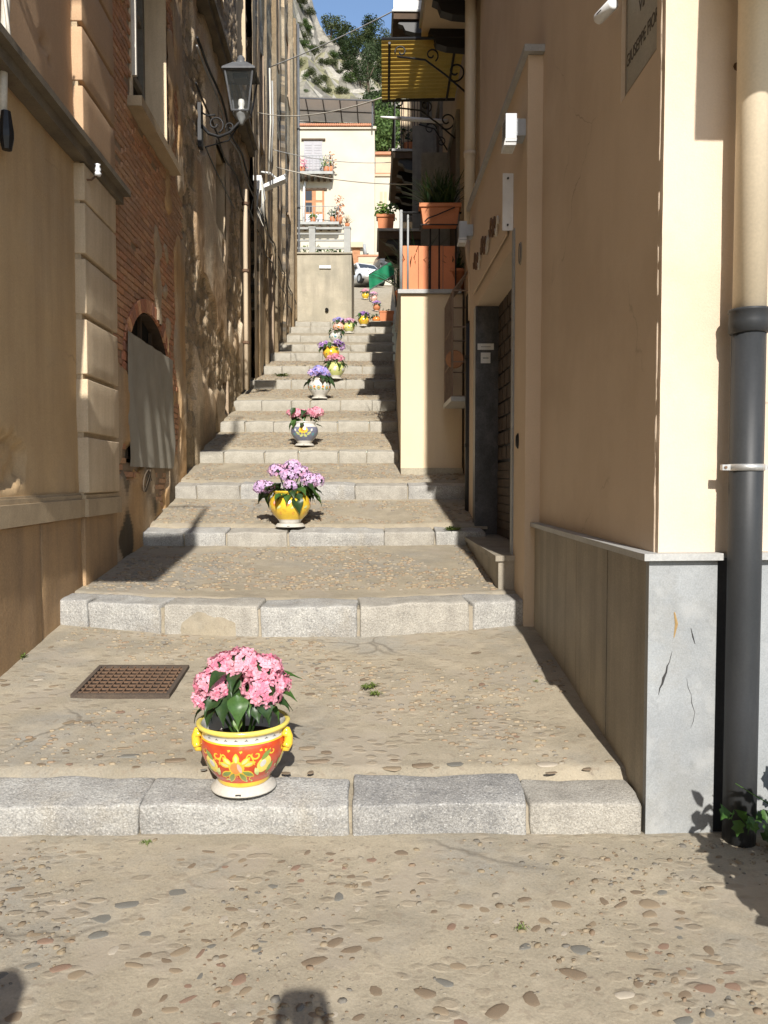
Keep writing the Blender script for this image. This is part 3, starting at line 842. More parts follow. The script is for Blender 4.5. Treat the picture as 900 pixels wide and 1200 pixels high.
P(mb.build('old_plaster', 'old_wall', bb, smooth=True))
# arched window: reveal, bars, cloth
win = P(lpart('arched_window', 'dark_void', bb, (a - .1, b + .1, s - .1, sp + .85, -.17, -.14)))
def child(mb, name, m, par, smooth=False):
    return mb.build(name, m, par, smooth=smooth)
q = MB(); pts = [(b, s), (b, sp)] + [(c + w * math.cos(math.pi * k / 14), sp + .68 * math.sin(math.pi * k / 14)) for k in range(1, 14)] + [(a, sp), (a, s), (b, s)]
for (y0, z0), (y1, z1) in zip(pts, pts[1:]):
    q.add([LW(y0, z0, -.012), LW(y1, z1, -.012), LW(y1, z1, -.14), LW(y0, z0, -.14)], [(0, 1, 2, 3)])
child(q, 'reveal', 'wood_dark', win)
for k in range(1, 4):
    q = MB(); Y = lerp(a, b, k / 4); lbox(q, Y - .02, Y + .02, s, sp + .66 * math.sqrt(max(0, 1 - ((Y - c) / w) ** 2)), -.138, -.10); child(q, 'mullion', 'wood_dark', win)
q = MB(); lbox(q, a, b, sp + .40, sp + .43, -.138, -.105); child(q, 'transom', 'wood_dark', win)
def cl_out(u, v):
    Y = lerp(7.64, 9.50, u)
    return .030 + .010 * math.sin(u * 30 + 4 * N(u * 2, v * 1.2, 3) + v * 7) * (.35 + .65 * (1 - v * .6)) + .009 * N(u * 7 + v * 2, v * 2.2, 9) - .004 * v
q = MB(); q.grid(lambda u, v: LW(lerp(7.60, 9.52, u) + .004 * N(v * 5, u * 3, 2), lerp(1.66, 2.96, v), cl_out(u, v)), 90, 40)
o = P(q.build('cloth_cover', 'cloth', bb, smooth=True)); o['label'] = 'pale dusty cloth sheet nailed over the arched window'
# scribble on the plaster
q = MB(); q.tube([LW(Y, z, .05) for Y, z in [(8.15 + .16 * math.cos(t) * (1 - .2 * math.sin(2.3 * t)), 1.52 + .11 * math.sin(t * 1.3)) for t in frange(0, 9, .25)]], .009, 5); P(q.build('scribble', 'scribble', bb))
# tall upper window
uw = P(lpart('window', 'glass_dark', bb, (WIN[0], WIN[1], WIN[2], WIN[3], -.34, -.30)))
q = MB()
for (y0, y1, z0, z1) in ((WIN[0], WIN[0]+.08, WIN[2], WIN[3]), (WIN[1]-.08, WIN[1], WIN[2], WIN[3]), (8.66, 8.74, WIN[2], WIN[3])): lbox(q, y0, y1, z0, z1, -.30, -.24)
for z_ in (WIN[2], 6.0, 6.75, 7.5): lbox(q, WIN[0]+.08, 8.66, z_, z_ + .07, -.30, -.25); lbox(q, 8.74, WIN[1]-.08, z_, z_ + .07, -.30, -.25)
child(q, 'frame', 'wood_grey', uw)
q = MB()
for (y0, y1, z0, z1) in ((WIN[0]-.03, WIN[0], WIN[2], WIN[3]), (WIN[1], WIN[1]+.03, WIN[2], WIN[3])): lbox(q, y0, y1, z0, z1, -.36, .006)
child(q, 'reveal', 'plaster_block', uw)
q = MB(); lbox(q, WIN[0] - .16, WIN[1] + .18, WIN[2] - .10, WIN[2] - .002, -.35, .13); child(q, 'sill', 'moulding', uw)
q = MB(); lbox(q, WIN[0] - .10, WIN[1] + .18, 7.45, 7.62, -.02, .20); child(q, 'hood', 'moulding', uw)
q = MB(); lbox(q, WIN[0] - .04, WIN[0] + .0, WIN[2] + .25, 8.2, .006, .05); child(q, 'folded_shutter', 'cable_white', uw)

# --- rubble stone building, plaster flaking off
sb = thing('stone_building', 'weathered stone building with flaking plaster and a carriage lantern', 'building', (XL(13.5), 13.5, 2))
S0, S1 = 10.12, 17.0
OPEN = [(12.75, 13.75, 5.6, 6.95), (13.45, 13.95, 2.62, 3.25), (15.75, 16.55, 3.0, 6.9), (12.6, 13.8, 9.6, 11.6), (15.6, 16.6, 9.6, 11.6)]
def sopen(Y, z): return not any(a < Y < b and c < z < d for a, b, c, d in OPEN)
def stone_cell(Y, z, sc=4.2):
    d, pts = noise.voronoi(Vector((Y * sc * .8, z * sc * 1.25, .5)))
    return d[1] - d[0], noise.cell(pts[0] * 7.3)
def s_mask(Y, z):
    m = .75 * N(Y * .75, z * .45, 61) + .4 * N(Y * 2.4, z * 1.6, 5) + .2
    m -= 1.6 * sstep(.75, .15, abs(Y - 10.35))                       # stripped strip beside the bricks
    m -= 1.2 * sstep(1.1, .3, abs(Y - 14.9)) * sstep(4.0, 5.5, z)
    m -= 1.0 * sstep(.9, .3, abs(z - 4.1 + .3 * (Y - 11))) * .7
    m -= .9 * sstep(8.2, 9.0, z)
    return m
def s_all(Y, z):
    m = s_mask(Y, z); k = sstep(-.06, .05, m)
    e, h = stone_cell(Y, z)
    st = -.045 + .012 * sstep(.03, .16, e) + .010 * h + .030 * FB(Y * 3.2, z * 1.6, 7, 5) + .020 * N(Y * 15, z * 9, 2) + .012 * N(Y * 30, z * 22, 2)
    pl = .018 + .012 * N(Y * 1.5, z * 1.5, 2) + .005 * N(Y * 7, z * 7, 7)
    return lerp(st, pl, k), k, e, h
def s_col(Y, z):
    o, k, e, h = s_all(Y, z)
    j = sstep(.02, .14, e)
    j = .45 + .55 * j; h = .5 * h + .5 * clamp(.5 + .8 * FB(Y * 4, z * 2.5, 3, 4))
    st = [lerp(.15, v * (.65 + .6 * h), j) for v in (.43, .335, .225)]
    st = [st[0], st[1] * (.98 if j < .5 else 1), st[2] * (.85 if j < .5 else 1)]
    g = sstep(-.3, .4, N(Y * 1.2, z * .6, 71))
    pl = [lerp(x, y, g) for x, y in zip((.36, .25, .15), (.50, .425, .32))]
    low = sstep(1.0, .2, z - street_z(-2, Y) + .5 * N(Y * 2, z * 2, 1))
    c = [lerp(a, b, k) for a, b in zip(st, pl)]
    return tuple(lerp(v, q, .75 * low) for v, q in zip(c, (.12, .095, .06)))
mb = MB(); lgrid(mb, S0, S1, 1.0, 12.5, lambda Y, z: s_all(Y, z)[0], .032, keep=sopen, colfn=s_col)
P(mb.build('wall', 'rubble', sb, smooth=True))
P(lpart('wall_core', 'mortar', sb, (S0, S1, -.5, 15, -4, -.34), (S0, S1, 12.5, 15, -.34, 0)))
for (a, b, c0, d0) in OPEN:
    q = MB()
    lbox(q, a - .02, a + .03, c0, d0, -.36, -.03); lbox(q, b - .03, b + .02, c0, d0, -.36, .0); lbox(q, a, b, c0 - .03, c0 + .02, -.36, .01); lbox(q, a, b, d0 - .03, d0 + .02, -.36, -.03)
    o = P(q.build('opening', 'wood_pale' if a > 15 or a < 13 else 'mortar', sb))
    q = MB(); lbox(q, a + .03, b - .03, c0 + .02, d0 - .03, -.345, -.33); child(q, 'recess_dark', 'dark_void', o)  # black sheet painted in for the shade at the back of each opening
q = MB(); lbox(q, 13.5, 13.9, 2.66, 2.95, -.3, -.12); P(q.build('meter_box', 'white_plastic', sb))
P(lpart('ledge', 'string_course', sb, (S0, 16.9, 8.32, 8.46, -.08, .14), (S0, 16.9, 8.46, 8.52, -.08, .20)))
# cable trunk running along the wall
for k, (z0, r_, m) in enumerate(((7.6, .02, 'iron_black'), (7.45, .014, 'cable_grey'), (6.9, .016, 'iron_black'))):
    cable('wall_cable', [LW(Y, z0 - .06 * math.sin(Y * 1.9 + k) + .03 * (Y - 12), .07 + .02 * math.sin(Y * 3 + k)) for Y in frange(10.9, 30, .4)], r_, m,
          ['thick black cable running along the old stone walls', 'thin grey cable sagging along the old stone walls', 'lower black cable clipped along the old stone walls'][k])
dp = thing('downpipe', 'pale clay downpipe on the stone wall next to the dark doorway', 'pipe', LW(15.7, 3.2, .08))
mb = MB(); mb.tube([LW(15.66, z, .09) for z in (3.3, 5.0, 6.2, 7.2)], .045, 10); P(mb.build('pipe', 'house_tan', dp, smooth=True))
for z_ in (4.2, 5.6, 6.9):
    mb = MB(); mb.tube([LW(15.66, z_, .09), LW(15.66, z_ + .05, .09)], .068, 10); P(mb.build('bracket', 'rust', dp))

# --- far stone buildings
fb = thing('stone_tenement', 'tall weathered stone tenement with pilaster strips above the upper steps', 'building', (XL(24), 24, 5))
F0, F1 = 17.0, 31.2
FOP = [(20.4, 21.7, 4.4, 7.6), (25.6, 26.6, 6.6, 7.9), (23.0, 23.9, 9.5, 11.6), (27.0, 28.0, 10.5, 12.6), (18.8, 19.6, 9.5, 11.8), (18.9, 19.6, 13.2, 15.5), (23.0, 23.9, 13.6, 15.8), (27.0, 28, 14.4, 16.6)]
PIL = [(17.0, 17.5, .10), (18.1, 18.5, .08), (20.0, 20.3, .07), (22.3, 22.6, .10), (25.1, 25.4, .10), (28.3, 28.7, .12), (30.6, 31.2, .08)]
def f_all(Y, z):
    m = .7 * N(Y * .6, z * .35, 81) + .35 * N(Y * 2, z * 1.4, 6) - .05
    k = sstep(-.06, .06, m); e, h = stone_cell(Y, z, 3.2)
    st = -.045 + .012 * sstep(.03, .18, e) + .012 * h + .034 * FB(Y * 2.6, z * 1.2, 7, 4) + .02 * N(Y * 11, z * 6, 2)
    o = lerp(st, .02 + .012 * N(Y * 2, z * 2, 1), k)
    for a, b, p in PIL:
        if a <= Y <= b: o = p + .012 * N(Y * 5, z * 3, 3); k = 1
    return o, k, e, h
def f_col(Y, z):
    o, k, e, h = f_all(Y, z); j = sstep(.02, .15, e)
    j = .45 + .55 * j
    st = [lerp(.13, v * (.65 + .55 * h), j) for v in (.44, .345, .23)]
    g = sstep(-.3, .4, N(Y * 1.1, z * .4, 91))
    pl = [lerp(x, y, g) for x, y in zip((.40, .29, .17), (.44, .36, .25))]
    if any(a <= Y <= b for a, b, p in PIL): pl = [v * .62 for v in pl]
    return tuple(lerp(a, b, k) * .9 for a, b in zip(st, pl))
mb = MB(); lgrid(mb, F0, F1, 3.2, 19, lambda Y, z: f_all(Y, z)[0], .062, keep=lambda Y, z: not any(a < Y < b and c < z < d for a, b, c, d in FOP), colfn=f_col)
P(mb.build('wall', 'rubble', fb, smooth=True))
P(lpart('wall_core', 'mortar', fb, (F0, F1, 2, 19, -4, -.34)))
P(lpart('end_wall', 'house_tan', fb, (F1 - .02, F1 + .05, 3, 19, -4, .06)))
for (a, b, c0, d0) in FOP:
    q = MB()
    lbox(q, a - .03, a + .04, c0, d0, -.36, .0); lbox(q, b - .04, b + .03, c0, d0, -.36, .05); lbox(q, a, b, c0 - .04, c0 + .03, -.36, .05); lbox(q, a, b, d0 - .04, d0 + .03, -.36, .0)
    o = P(q.build('opening', 'mortar', fb))
    q = MB(); lbox(q, a + .04, b - .04, c0 + .03, d0 - .04, -.345, -.33); child(q, 'shutter', 'wood_dark', o)
ep = thing('corner_downpipe', 'thin dark downpipe at the end of the stone tenement by the concrete wall', 'pipe', LW(31, 7.4, .1))
mb = MB(); mb.tube([LW(31.0, z, .14) for z in (7.4, 10, 13, 19)], .05, 8); P(mb.build('pipe', 'iron_grey', ep, smooth=True))
for z_ in (9, 12, 15):
    mb = MB(); mb.tube([LW(31.0, z_, .14), LW(31.0, z_ + .06, .14)], .065, 8); P(mb.build('bracket', 'iron_black', ep))

# --- street lantern on its scroll bracket
lp = thing('street_lantern', 'grey iron street lantern with glass panes on a scroll wall bracket', 'lantern', LW(11.5, 6.7, 0))
C0 = px_at(283, 140, 11.4)
bx_, by_, bz_ = C0.x, C0.y, C0.z
def ring4(hw, z): return [Vector((bx_ + sx * hw, by_ + sy * hw, z)) for sx, sy in ((-1, -1), (1, -1), (1, 1), (-1, 1))]
z0, z1 = bz_ + .08, bz_ + .60
lo, hi = ring4(.115, z0), ring4(.195, z1)
mb = MB()
for k in range(4): mb.tube([lo[k], hi[k]], .014, 6)
for rr in (lo, hi):
    for k in range(4): mb.tube([rr[k], rr[(k+1) % 4]], .014, 6)
fr = P(mb.build('frame', 'iron_grey', lp))
for k in range(4):
    q = MB(); a, b, c_, d_ = lo[k], lo[(k+1) % 4], hi[(k+1) % 4], hi[k]; q.add([a, b, c_, d_], [(0, 1, 2, 3)]); P(q.build('pane', 'glass_clear', lp))
mb = MB()
r0, r1, r2, r3 = ring4(.235, z1), ring4(.225, z1 + .03), ring4(.10, z1 + .15), ring4(.07, z1 + .16)
for A, Bq in ((r0, r1), (r1, r2), (r2, r3)):
    for k in range(4): mb.add([A[k], A[(k+1) % 4], Bq[(k+1) % 4], Bq[k]], [(0, 1, 2, 3)])
mb.add(r0, [(3, 2, 1, 0)]); mb.add(r3, [(0, 1, 2, 3)])
hood = P(mb.build('hood', 'iron_grey', lp))
q = MB(); q.lathe([(.07, 0), (.075, .03), (.05, .05), (.055, .09), (.03, .12), (0, .13)], 12, origin=(bx_, by_, z1 + .16)); child(q, 'finial', 'iron_grey', hood, True)
q = MB(); q.box(bx_ - .10, bx_ + .10, by_ - .10, by_ + .10, z1 - .07, z1 - .01); child(q, 'lamp_tray', 'iron_black', hood)
q = MB(); q.lathe([(0, 0), (.05, 0), (.05, .05), (.035, .09), (.05, .13), (.04, .19), (0, .20)], 12, origin=(bx_, by_, z0)); P(q.build('lamp_bulb', 'lamp_lens', lp, True))
q = MB(); q.lathe([(0, -.16), (.03, -.15), (.05, -.10), (.10, -.04), (.13, 0), (.13, .012), (0, .012)], 12, origin=(bx_, by_, z0)); P(q.build('cup', 'iron_light', lp, True))
wl = LW(11.5, bz_ - .02, .03)
q = MB()
arm = [wl + Vector((0, 0, -.02)), wl + Vector((.10, -.02, -.14)), wl + Vector((.26, -.05, -.20)), wl + Vector((.42, -.08, -.15)), Vector((bx_ - .03, by_, bz_ - .04)), Vector((bx_, by_, bz_ + .0))]
q.tube(arm, .022, 8)
q.tube(spiral(wl + Vector((.20, -.04, -.02)), .13, .02, -1.2, 6.5, 26), .014, 6)
q.tube(spiral(wl + Vector((.42, -.07, -.07)), .07, .015, 3.6, -2.5, 18), .011, 6)
q.tube([wl + Vector((0, 0, .16)), wl + Vector((.09, -.02, .11)), wl + Vector((.2, -.04, .11))], .012, 6)
P(q.build('scroll_bracket', 'iron_black', lp, True))
q = MB(); lbox(q, 11.44, 11.58, bz_ - .36, bz_ + .26, -.02, .035); P(q.build('wall_plate', 'iron_black', lp))
q = MB(); q.tube([Vector((bx_ - .05, by_ + .05, bz_ - .06)), Vector((bx_ - .2, by_ + .08, bz_ - .26)), LW(11.6, bz_ - .30, .06), LW(12.6, bz_ - .28, .05), LW(14.5, bz_ - .2, .05)], .012, 6); P(q.build('supply_cable', 'iron_black', lp, True))

# --- floodlight, junction boxes and loops of cable further up
fl = thing('wall_floodlight', 'white floodlight on an arm amid cables on the stone tenement', 'floodlight', LW(18.6, 8.4, .0))
c = px_at(324, 214, 18.8)
mb = MB(); mb.hexa([c + Vector(v) for v in ((-.30,-.1,-.16),(.22,-.1,.05),(.22,.15,.05),(-.30,.15,-.16),(-.30,-.1,-.08),(.22,-.1,.17),(.22,.15,.17),(-.30,.15,-.08))]); P(mb.build('housing', 'white_plastic', fl))
mb = MB(); mb.tube([LW(18.8, c.z + .25, .0), c + Vector((-.15, 0, .22)), c + Vector((0, 0, .1))], .025, 8); P(mb.build('arm', 'white_paint', fl, True))
jb = thing('junction_box', 'small white junction box with loose cables on the stone wall', 'box', LW(17.6, 8, .05))
c = px_at(302, 215, 17.6)
mb = MB(); mb.box(c.x - .09, c.x + .09, c.y - .05, c.y + .05, c.z - .16, c.z + .16); P(mb.build('case', 'white_plastic', jb))
for k in range(6):
    mb = MB(); s_ = k * .05
    mb.tube([c + Vector((U(-.05, .05), -.05, -.14)), c + Vector((U(-.15, .1), -.08, -.4 - s_)), c + Vector((U(-.05, .2), -.06, -.75 - s_)), c + Vector((U(0, .2), -.05, -.35)), c + Vector((.1, -.05, .1))], .014, 5)
    P(mb.build('loose_cable', rnd.choice(['cable_white', 'cable_grey', 'iron_black']), jb, True))
for k, (x, y0, y1, m) in enumerate(((316, 80, 205, 'cable_white'), (319, 95, 190, 'cable_grey'), (302, 135, 205, 'cable_white'))):
    a, b = px_at(x, y0, 18.2), px_at(x - 1, y1, 18.2)
    cable('hanging_cable', [a, a.lerp(b, .5) + Vector((.03, 0, 0)), b], .02, m, ['white cable bundle dropping down the tenement wall', 'grey cable dropping beside the white bundle', 'short white cable dropping to the junction box'][k])
# wires across the street
for k, (p0, p1, s_, r_, m, l) in enumerate(((px_at(318, 78, 18.2), px_at(478, 4, 15.2), .05, .012, 'cable_grey', 'wire stretched over the street to the highest right balcony'),
        (px_at(302, 132, 17.9), px_at(452, 113, 11.6), .16, .010, 'cable_white', 'pale wire stretched over the street to the yellow awning'),
        (px_at(324, 196, 18.8), px_at(484, 216, 15.4), .10, .012, 'cable_white', 'wire stretched over the street from floodlight to balcony underside'),
        (px_at(318, 175, 18.5), px_at(462, 190, 20), .12, .008, 'cable_grey', 'thin wire stretched in front of the white house'))):
    cable('street_wire', [p0, p1], r_, m, l, 'wires across the street', sag=s_)

# ------------------------------------------------------------------ buildings on the right of the street
RN = Vector((-1, -.0174, 0)).normalized()
def RW(Y, z, out=0.0): return Vector((XR(Y), Y, z)) + RN * out
def rbox(mb, Y0, Y1, z0, z1, o0, o1, m=None, col=None):
    mb.hexa([RW(Y0,z0,o1), RW(Y0,z0,o0), RW(Y1,z0,o0), RW(Y1,z0,o1), RW(Y0,z1,o1), RW(Y0,z1,o0), RW(Y1,z1,o0), RW(Y1,z1,o1)], m, col)
def rpart(name, m, parent, *boxes):
    mb = MB()
    for b in boxes: rbox(mb, *b)
    return P(mb.build(name, m, parent))
def rchild(name, m, par, *boxes):
    mb = MB()
    for b in boxes: rbox(mb, *b)
    return mb.build(name, m, par)

# --- corner building
cb = thing('corner_building', 'peach plaster corner building with grey marble plinth and recessed street sign', 'building', (1.3, 3.4, 0))
CY = 3.36                                          # street corner of the plinth
FD = Vector((1, .08, 0)).normalized()              # the front runs this way from the corner
FNv = Vector((.08, -1, 0)).normalized()
def FW(x, z, out=0.0): return RW(CY, z) + FD * x + FNv * out
def fbox(mb, x0, x1, z0, z1, o0, o1, m=None):
    mb.hexa([FW(x0,z0,o1), FW(x1,z0,o1), FW(x1,z0,o0), FW(x0,z0,o0), FW(x0,z1,o1), FW(x1,z1,o1), FW(x1,z1,o0), FW(x0,z1,o0)], m)
pjs = [3.395, 3.95, 4.54, 5.70]
for a, b in zip(pjs, pjs[1:]):
    rpart('marble_panel', 'marble_brown', cb, (a + .003, b - .003, -.3, 1.192, -.03, U(-.002, .002)))
for k, (x0, x1, o) in enumerate(((.0, .305, 0), (.475, 1.30, -.012), (1.306, 2.2, -.012))):
    mb = MB(); fbox(mb, x0, x1, -.3, 1.192, -.033, o); P(mb.build('marble_panel', 'marble_panel', cb))
mb = MB(); fbox(mb, .305, .475, -.3, 1.2, -.045, -.04); P(mb.build('pipe_chase', 'crack', cb))
# cracks and a repair on the front panel
q = MB(); q.tube([FW(.108, .80, .0005), FW(.101, .775, .0005), FW(.097, .755, .0005), FW(.086, .735, .0005), FW(.083, .71, .0005), FW(.071, .685, .0005), FW(.066, .66, .0005), FW(.055, .64, .0005), FW(.05, .61, .0005)], [.0006, .0016, .0012, .003, .004, .0062, .0045, .003, .0008], 5); P(q.build('crack', 'crack', cb))
q = MB(); q.tube([FW(.19, .90, .001), FW(.20, .86, .001), FW(.21, .83, .001)], [.001, .003, .001], 4); q.tube([FW(.175, .68, .0004), FW(.182, .64, .0004), FW(.196, .61, .0004), FW(.20, .57, .0004), FW(.214, .53, .0004), FW(.208, .49, .0004), FW(.196, .46, .0004)], [.0005, .0013, .0008, .0016, .0009, .0012, .0005], 4); P(q.build('crack', 'crack', cb))
q = MB(); q.tube([FW(.115, .97, .0005), FW(.125, .92, .0005), FW(.115, .86, .0005)], [.003, .007, .002], 5); P(q.build('mortar_repair', 'ochre_stain', cb))
# cap of the plinth
mb = MB(); rbox(mb, CY + .03, 5.72, 1.197, 1.226, -.05, .035); P(mb.build('plinth_cap', 'marble_cap', cb))
mb = MB(); fbox(mb, -.036, .315, 1.197, 1.227, -.06, .036); P(mb.build('plinth_cap', 'marble_cap', cb))
mb = MB(); fbox(mb, .47, 2.2, 1.197, 1.226, -.06, .03); P(mb.build('plinth_cap', 'marble_cap', cb))
# upper street wall with the sign niche
SG = (3.45, 3.955, 3.385, 3.985)
UO = -.035
def upper_out(Y, z): return UO + .003 * N(Y * 2, z * 2, 4) + .0012 * N(Y * 9, z * 9, 1)
def arris(z): return .008 + .007 * N(0, z * 6, 3) + .004 * N(0, z * 21, 4)
mb = MB()
ys_ = frange(CY + .0, SG[0], .04)[:-1] + frange(SG[0], SG[1], .07)[:-1] + frange(SG[1], 9.0, .12)
zs_ = frange(1.227, SG[2], .04)[:-1] + frange(SG[2], SG[3], .1)[:-1] + frange(SG[3], 12.4, .3)
for z in zs_:
    for Y in ys_: mb.v.append(tuple(RW(Y + (arris(z) if Y == ys_[0] else 0), z, upper_out(Y, z) - (abs(arris(z)) * .5 if Y == ys_[0] else 0))))
n_ = len(ys_)
for j in range(len(zs_) - 1):
    for i in range(n_ - 1):
        yc, zc = (ys_[i] + ys_[i+1]) / 2, (zs_[j] + zs_[j+1]) / 2
        if (SG[0] < yc < SG[1] and SG[2] < zc < SG[3]) or (yc > 5.75 and zc < 4.4): continue
        a = j * n_ + i; mb.f.append([a, a + n_, a + n_ + 1, a + 1]); mb.m.append(0); mb.c.append(None)
P(mb.build('street_wall', 'wall_peach', cb, smooth=True))
# rough plaster arris and sunny front wall
def fr_out(x, z): return UO + .004 * N(x * 3, z * 3, 2) + .0022 * N(x * 14, z * 14, 5) + .0012 * N(x * 40, z * 40, 5)
mb = MB()
mb.grid(lambda u, v: FW(lerp(.037 + .004 * N(0, lerp(1.227, 12.4, v) * 9, 3), 6.2, u ** 2.2), lerp(1.227, 12.4, v), fr_out(lerp(.035, 6.2, u ** 2.2), lerp(1.227, 12.4, v)) if u > 0 else UO - arris(lerp(1.227, 12.4, v)) - .004), 60, 300)
P(mb.build('front_wall', 'wall_peach', cb, smooth=True))
mb = MB(); mb.hexa([RW(CY+.08, -.5, -.13), RW(CY+.58, -.5, -7), RW(6.1, -.5, -7), RW(6.1, -.5, -.13), RW(CY+.08, 12.4, -.13), RW(CY+.58, 12.4, -7), RW(6.1, 12.4, -7), RW(6.1, 12.4, -.13)])
mb.hexa([RW(6.1, -.5, -.38), RW(6.1, -.5, -7), RW(8.98, -.5, -7), RW(8.98, -.5, -.38), RW(6.1, 12.4, -.38), RW(6.1, 12.4, -7), RW(8.98, 12.4, -7), RW(8.98, 12.4, -.38)])
P(mb.build('wall_core', 'wall_peach_smooth', cb))
mb = MB(); mb.hexa([RW(CY-.2, 12.4, .2), RW(CY+.4, 12.4, -7.2), RW(9, 12.4, -7.2), RW(9, 12.4, .2), RW(CY-.2, 12.6, .2), RW(CY+.4, 12.6, -7.2), RW(9, 12.6, -7.2), RW(9, 12.6, .2)]); P(mb.build('roof', 'roof_tile', cb))
# street sign in its niche
niche = rpart('sign_niche', 'wall_peach_smooth', cb, (SG[0] - .02, SG[1] + .02, SG[2] - .02, SG[3] + .02, -.085, -.075), (SG[0]-.001, SG[0]+.01, SG[2], SG[3], -.075, UO), (SG[1]-.012, SG[1]+.004, SG[2], SG[3], -.075, UO+.001), (SG[0]+.01, SG[1]-.012, SG[2]-.004, SG[2]+.006, -.075, UO), (SG[0]+.01, SG[1]-.012, SG[3]-.006, SG[3]+.004, -.075, UO))
plate = rpart('street_sign', 'sign_marble', cb, (SG[0] + .025, SG[1] - .03, SG[2] + .04, SG[3] - .03, -.074, -.058))
e = .014
rchild('sign_border', 'marble_brown', plate, (SG[0]+.012, SG[0]+.012+e, SG[2]+.028, SG[3]-.018, -.074, -.054), (SG[1]-.016-e, SG[1]-.014, SG[2]+.028, SG[3]-.018, -.074, -.054), (SG[0]+.012+e, SG[1]-.016-e, SG[2]+.028, SG[2]+.028+e, -.074, -.054), (SG[0]+.012+e, SG[1]-.016-e, SG[3]-.018-e, SG[3]-.018, -.074, -.054))
def text_mesh(s, size, m, extrude=.001):
    cu = bpy.data.curves.new('lettering', 'FONT'); cu.body = s; cu.size = size; cu.extrude = extrude; cu.align_x = 'CENTER'
    o = bpy.data.objects.new('lettering', cu); COL.objects.link(o)
    me = bpy.data.meshes.new_from_object(o.evaluated_get(bpy.context.evaluated_depsgraph_get()))
    bpy.data.objects.remove(o); me.materials.clear(); me.materials.append(MAT[m]); return me
def rtext(s, size, Yc, z, out, m, par, width=None):
    me = text_mesh(s, size, m)
    x0, x1 = min(v.co.x for v in me.vertices), max(v.co.x for v in me.vertices)
    k = (width / (x1 - x0)) if width else 1
    o = link('lettering', me, par)
    # text runs towards the viewer: far end is its beginning
    dx, up, nn = Vector((.0174, -1, 0)).normalized(), Vector((0, 0, 1)), RN
    M = Matrix((dx * k, up, nn)).transposed().to_4x4(); M.translation = RW(Yc, z, out); o.matrix_basis = M
    return o
yc_ = (SG[0] + SG[1]) / 2
rtext('VIA', .085, yc_, SG[2] + .33, -.0568, 'letter', plate, .115)
rtext('GIUSEPPE FIORE', .085, yc_, SG[2] + .165, -.0568, 'letter', plate, .455)
# portal of the shop
PO = .075
OY0, OY1, OZ = 6.22, 8.38, 3.36
portal = rpart('portal_surround', 'wall_peach_smooth', cb, (5.71, 6.16, 0, 4.55, -.09, PO), (8.52, 8.95, .3, 4.55, -.09, PO), (6.16, 8.52, OZ, 4.55, -.09, PO), (5.71, 6.22, 0, 4.5, -.45, -.09), (8.52, 8.95, .3, 4.5, -.45, -.09), (6.22, 8.52, OZ, OZ + .1, -.45, -.09))
rchild('cornice', 'marble_cap', portal, (5.66, 9.0, 4.552, 4.60, -.05, PO + .035))
rpart('door_jamb', 'marble_panel', cb, (6.163, 6.24, .70, OZ + .12, -.15, PO + .012))
rpart('door_jamb', 'marble_dark', cb, (8.36, 8.518, .85, OZ - .003, -.16, PO + .012))
rpart('threshold', 'marble_brown', cb, (6.10, 8.60, .30, .90, -.30, .20), (6.08, 8.62, .902, .945, -.30, .225))
sh = rpart('roller_shutter', 'iron_black', cb, (6.2, 8.5, .9, OZ + .1, -.20, -.175))
for k in range(9): rchild('slat', 'rust_dark', sh, (6.22, 8.55, .95 + k * .085, 1.028 + k * .085, -.175, -.157 + .004 * (k % 2)))
mb = MB(); z = 1.74; r_ = 0
while z < OZ:
    Y = 6.22 - (.13 if r_ % 2 else 0)
    while Y < 8.5:
        rbox(mb, max(6.22, Y), min(8.5, Y + .23), z, z + .125, -.174, -.155); Y += .27
    z += .15; r_ += 1
tag(mb.build('lattice', 'rust_dark', sh), kind='stuff')
# small things on the portal
o = thing('doorbell', 'small black oval doorbell on the peach portal pier', 'doorbell', RW(5.98, 1.83, PO))
mb = MB(); 
for (r2, d) in ((1, 0.0),): pass
mb.lathe([(0, .022), (.02, .02), (.03, .008), (.032, 0)], 12, sy=1.0); q = mb.build('button', 'black_plastic', o, True); q.rotation_euler = (0, R(-90), 0); q.scale = (1.9, 1, 1)
o = thing('house_number', 'oval grey house number plaque high on the portal pier', 'plaque', RW(5.93, 3.22, PO))
mb = MB(); mb.lathe([(0, .010), (.04, .010), (.05, .006), (.05, 0)], 18); q = mb.build('plaque', 'marble_brown', o, True); q.rotation_euler = (0, R(-90), 0); q.scale = (1.7, 1, 1)
mb = MB(); mb.lathe([(.036, .0), (.038, .004), (.044, .004), (.045, 0)], 18); q = mb.build('rim', 'iron_grey', o, True); q.location = (-.009, 0, 0); q.rotation_euler = (0, R(-90), 0); q.scale = (1.7, 1, 1)
for nm, z0, z1, w_, lab in (('name_plate', 2.90, 2.965, .17, 'wide little white name plate on the dark marble door jamb'), ('intercom_plate', 2.76, 2.87, .10, 'small square white plate on the dark door jamb under another plate')):
    p_ = thing(nm, lab, 'plate', RW(8.35, z0, -.02))
    mb = MB(); x_ = XR(8.35) + .02
    mb.box(x_ - w_ / 2, x_ + w_ / 2, 8.345, 8.358, z0, z1); P(mb.build('plate', 'white_paint', p_))
    mb = MB(); mb.box(x_ - w_ * .30, x_ + w_ * .30, 8.3435, 8.345, z0 + (z1 - z0) * .42, z0 + (z1 - z0) * .54); P(mb.build('print', 'iron_light', p_))
sgb = thing('shop_sign', 'flat projecting shop sign with raised red and white script above doorway', 'sign', RW(6.35, 3.55, PO))
rpart('panel', 'wall_peach_smooth', sgb, (6.40, 8.45, 3.50, 3.90, PO + .02, PO + .032))
ep_ = rpart('end_plate', 'white_plastic', sgb, (6.25, 6.262, 3.49, 3.93, PO + .001, PO + .085))
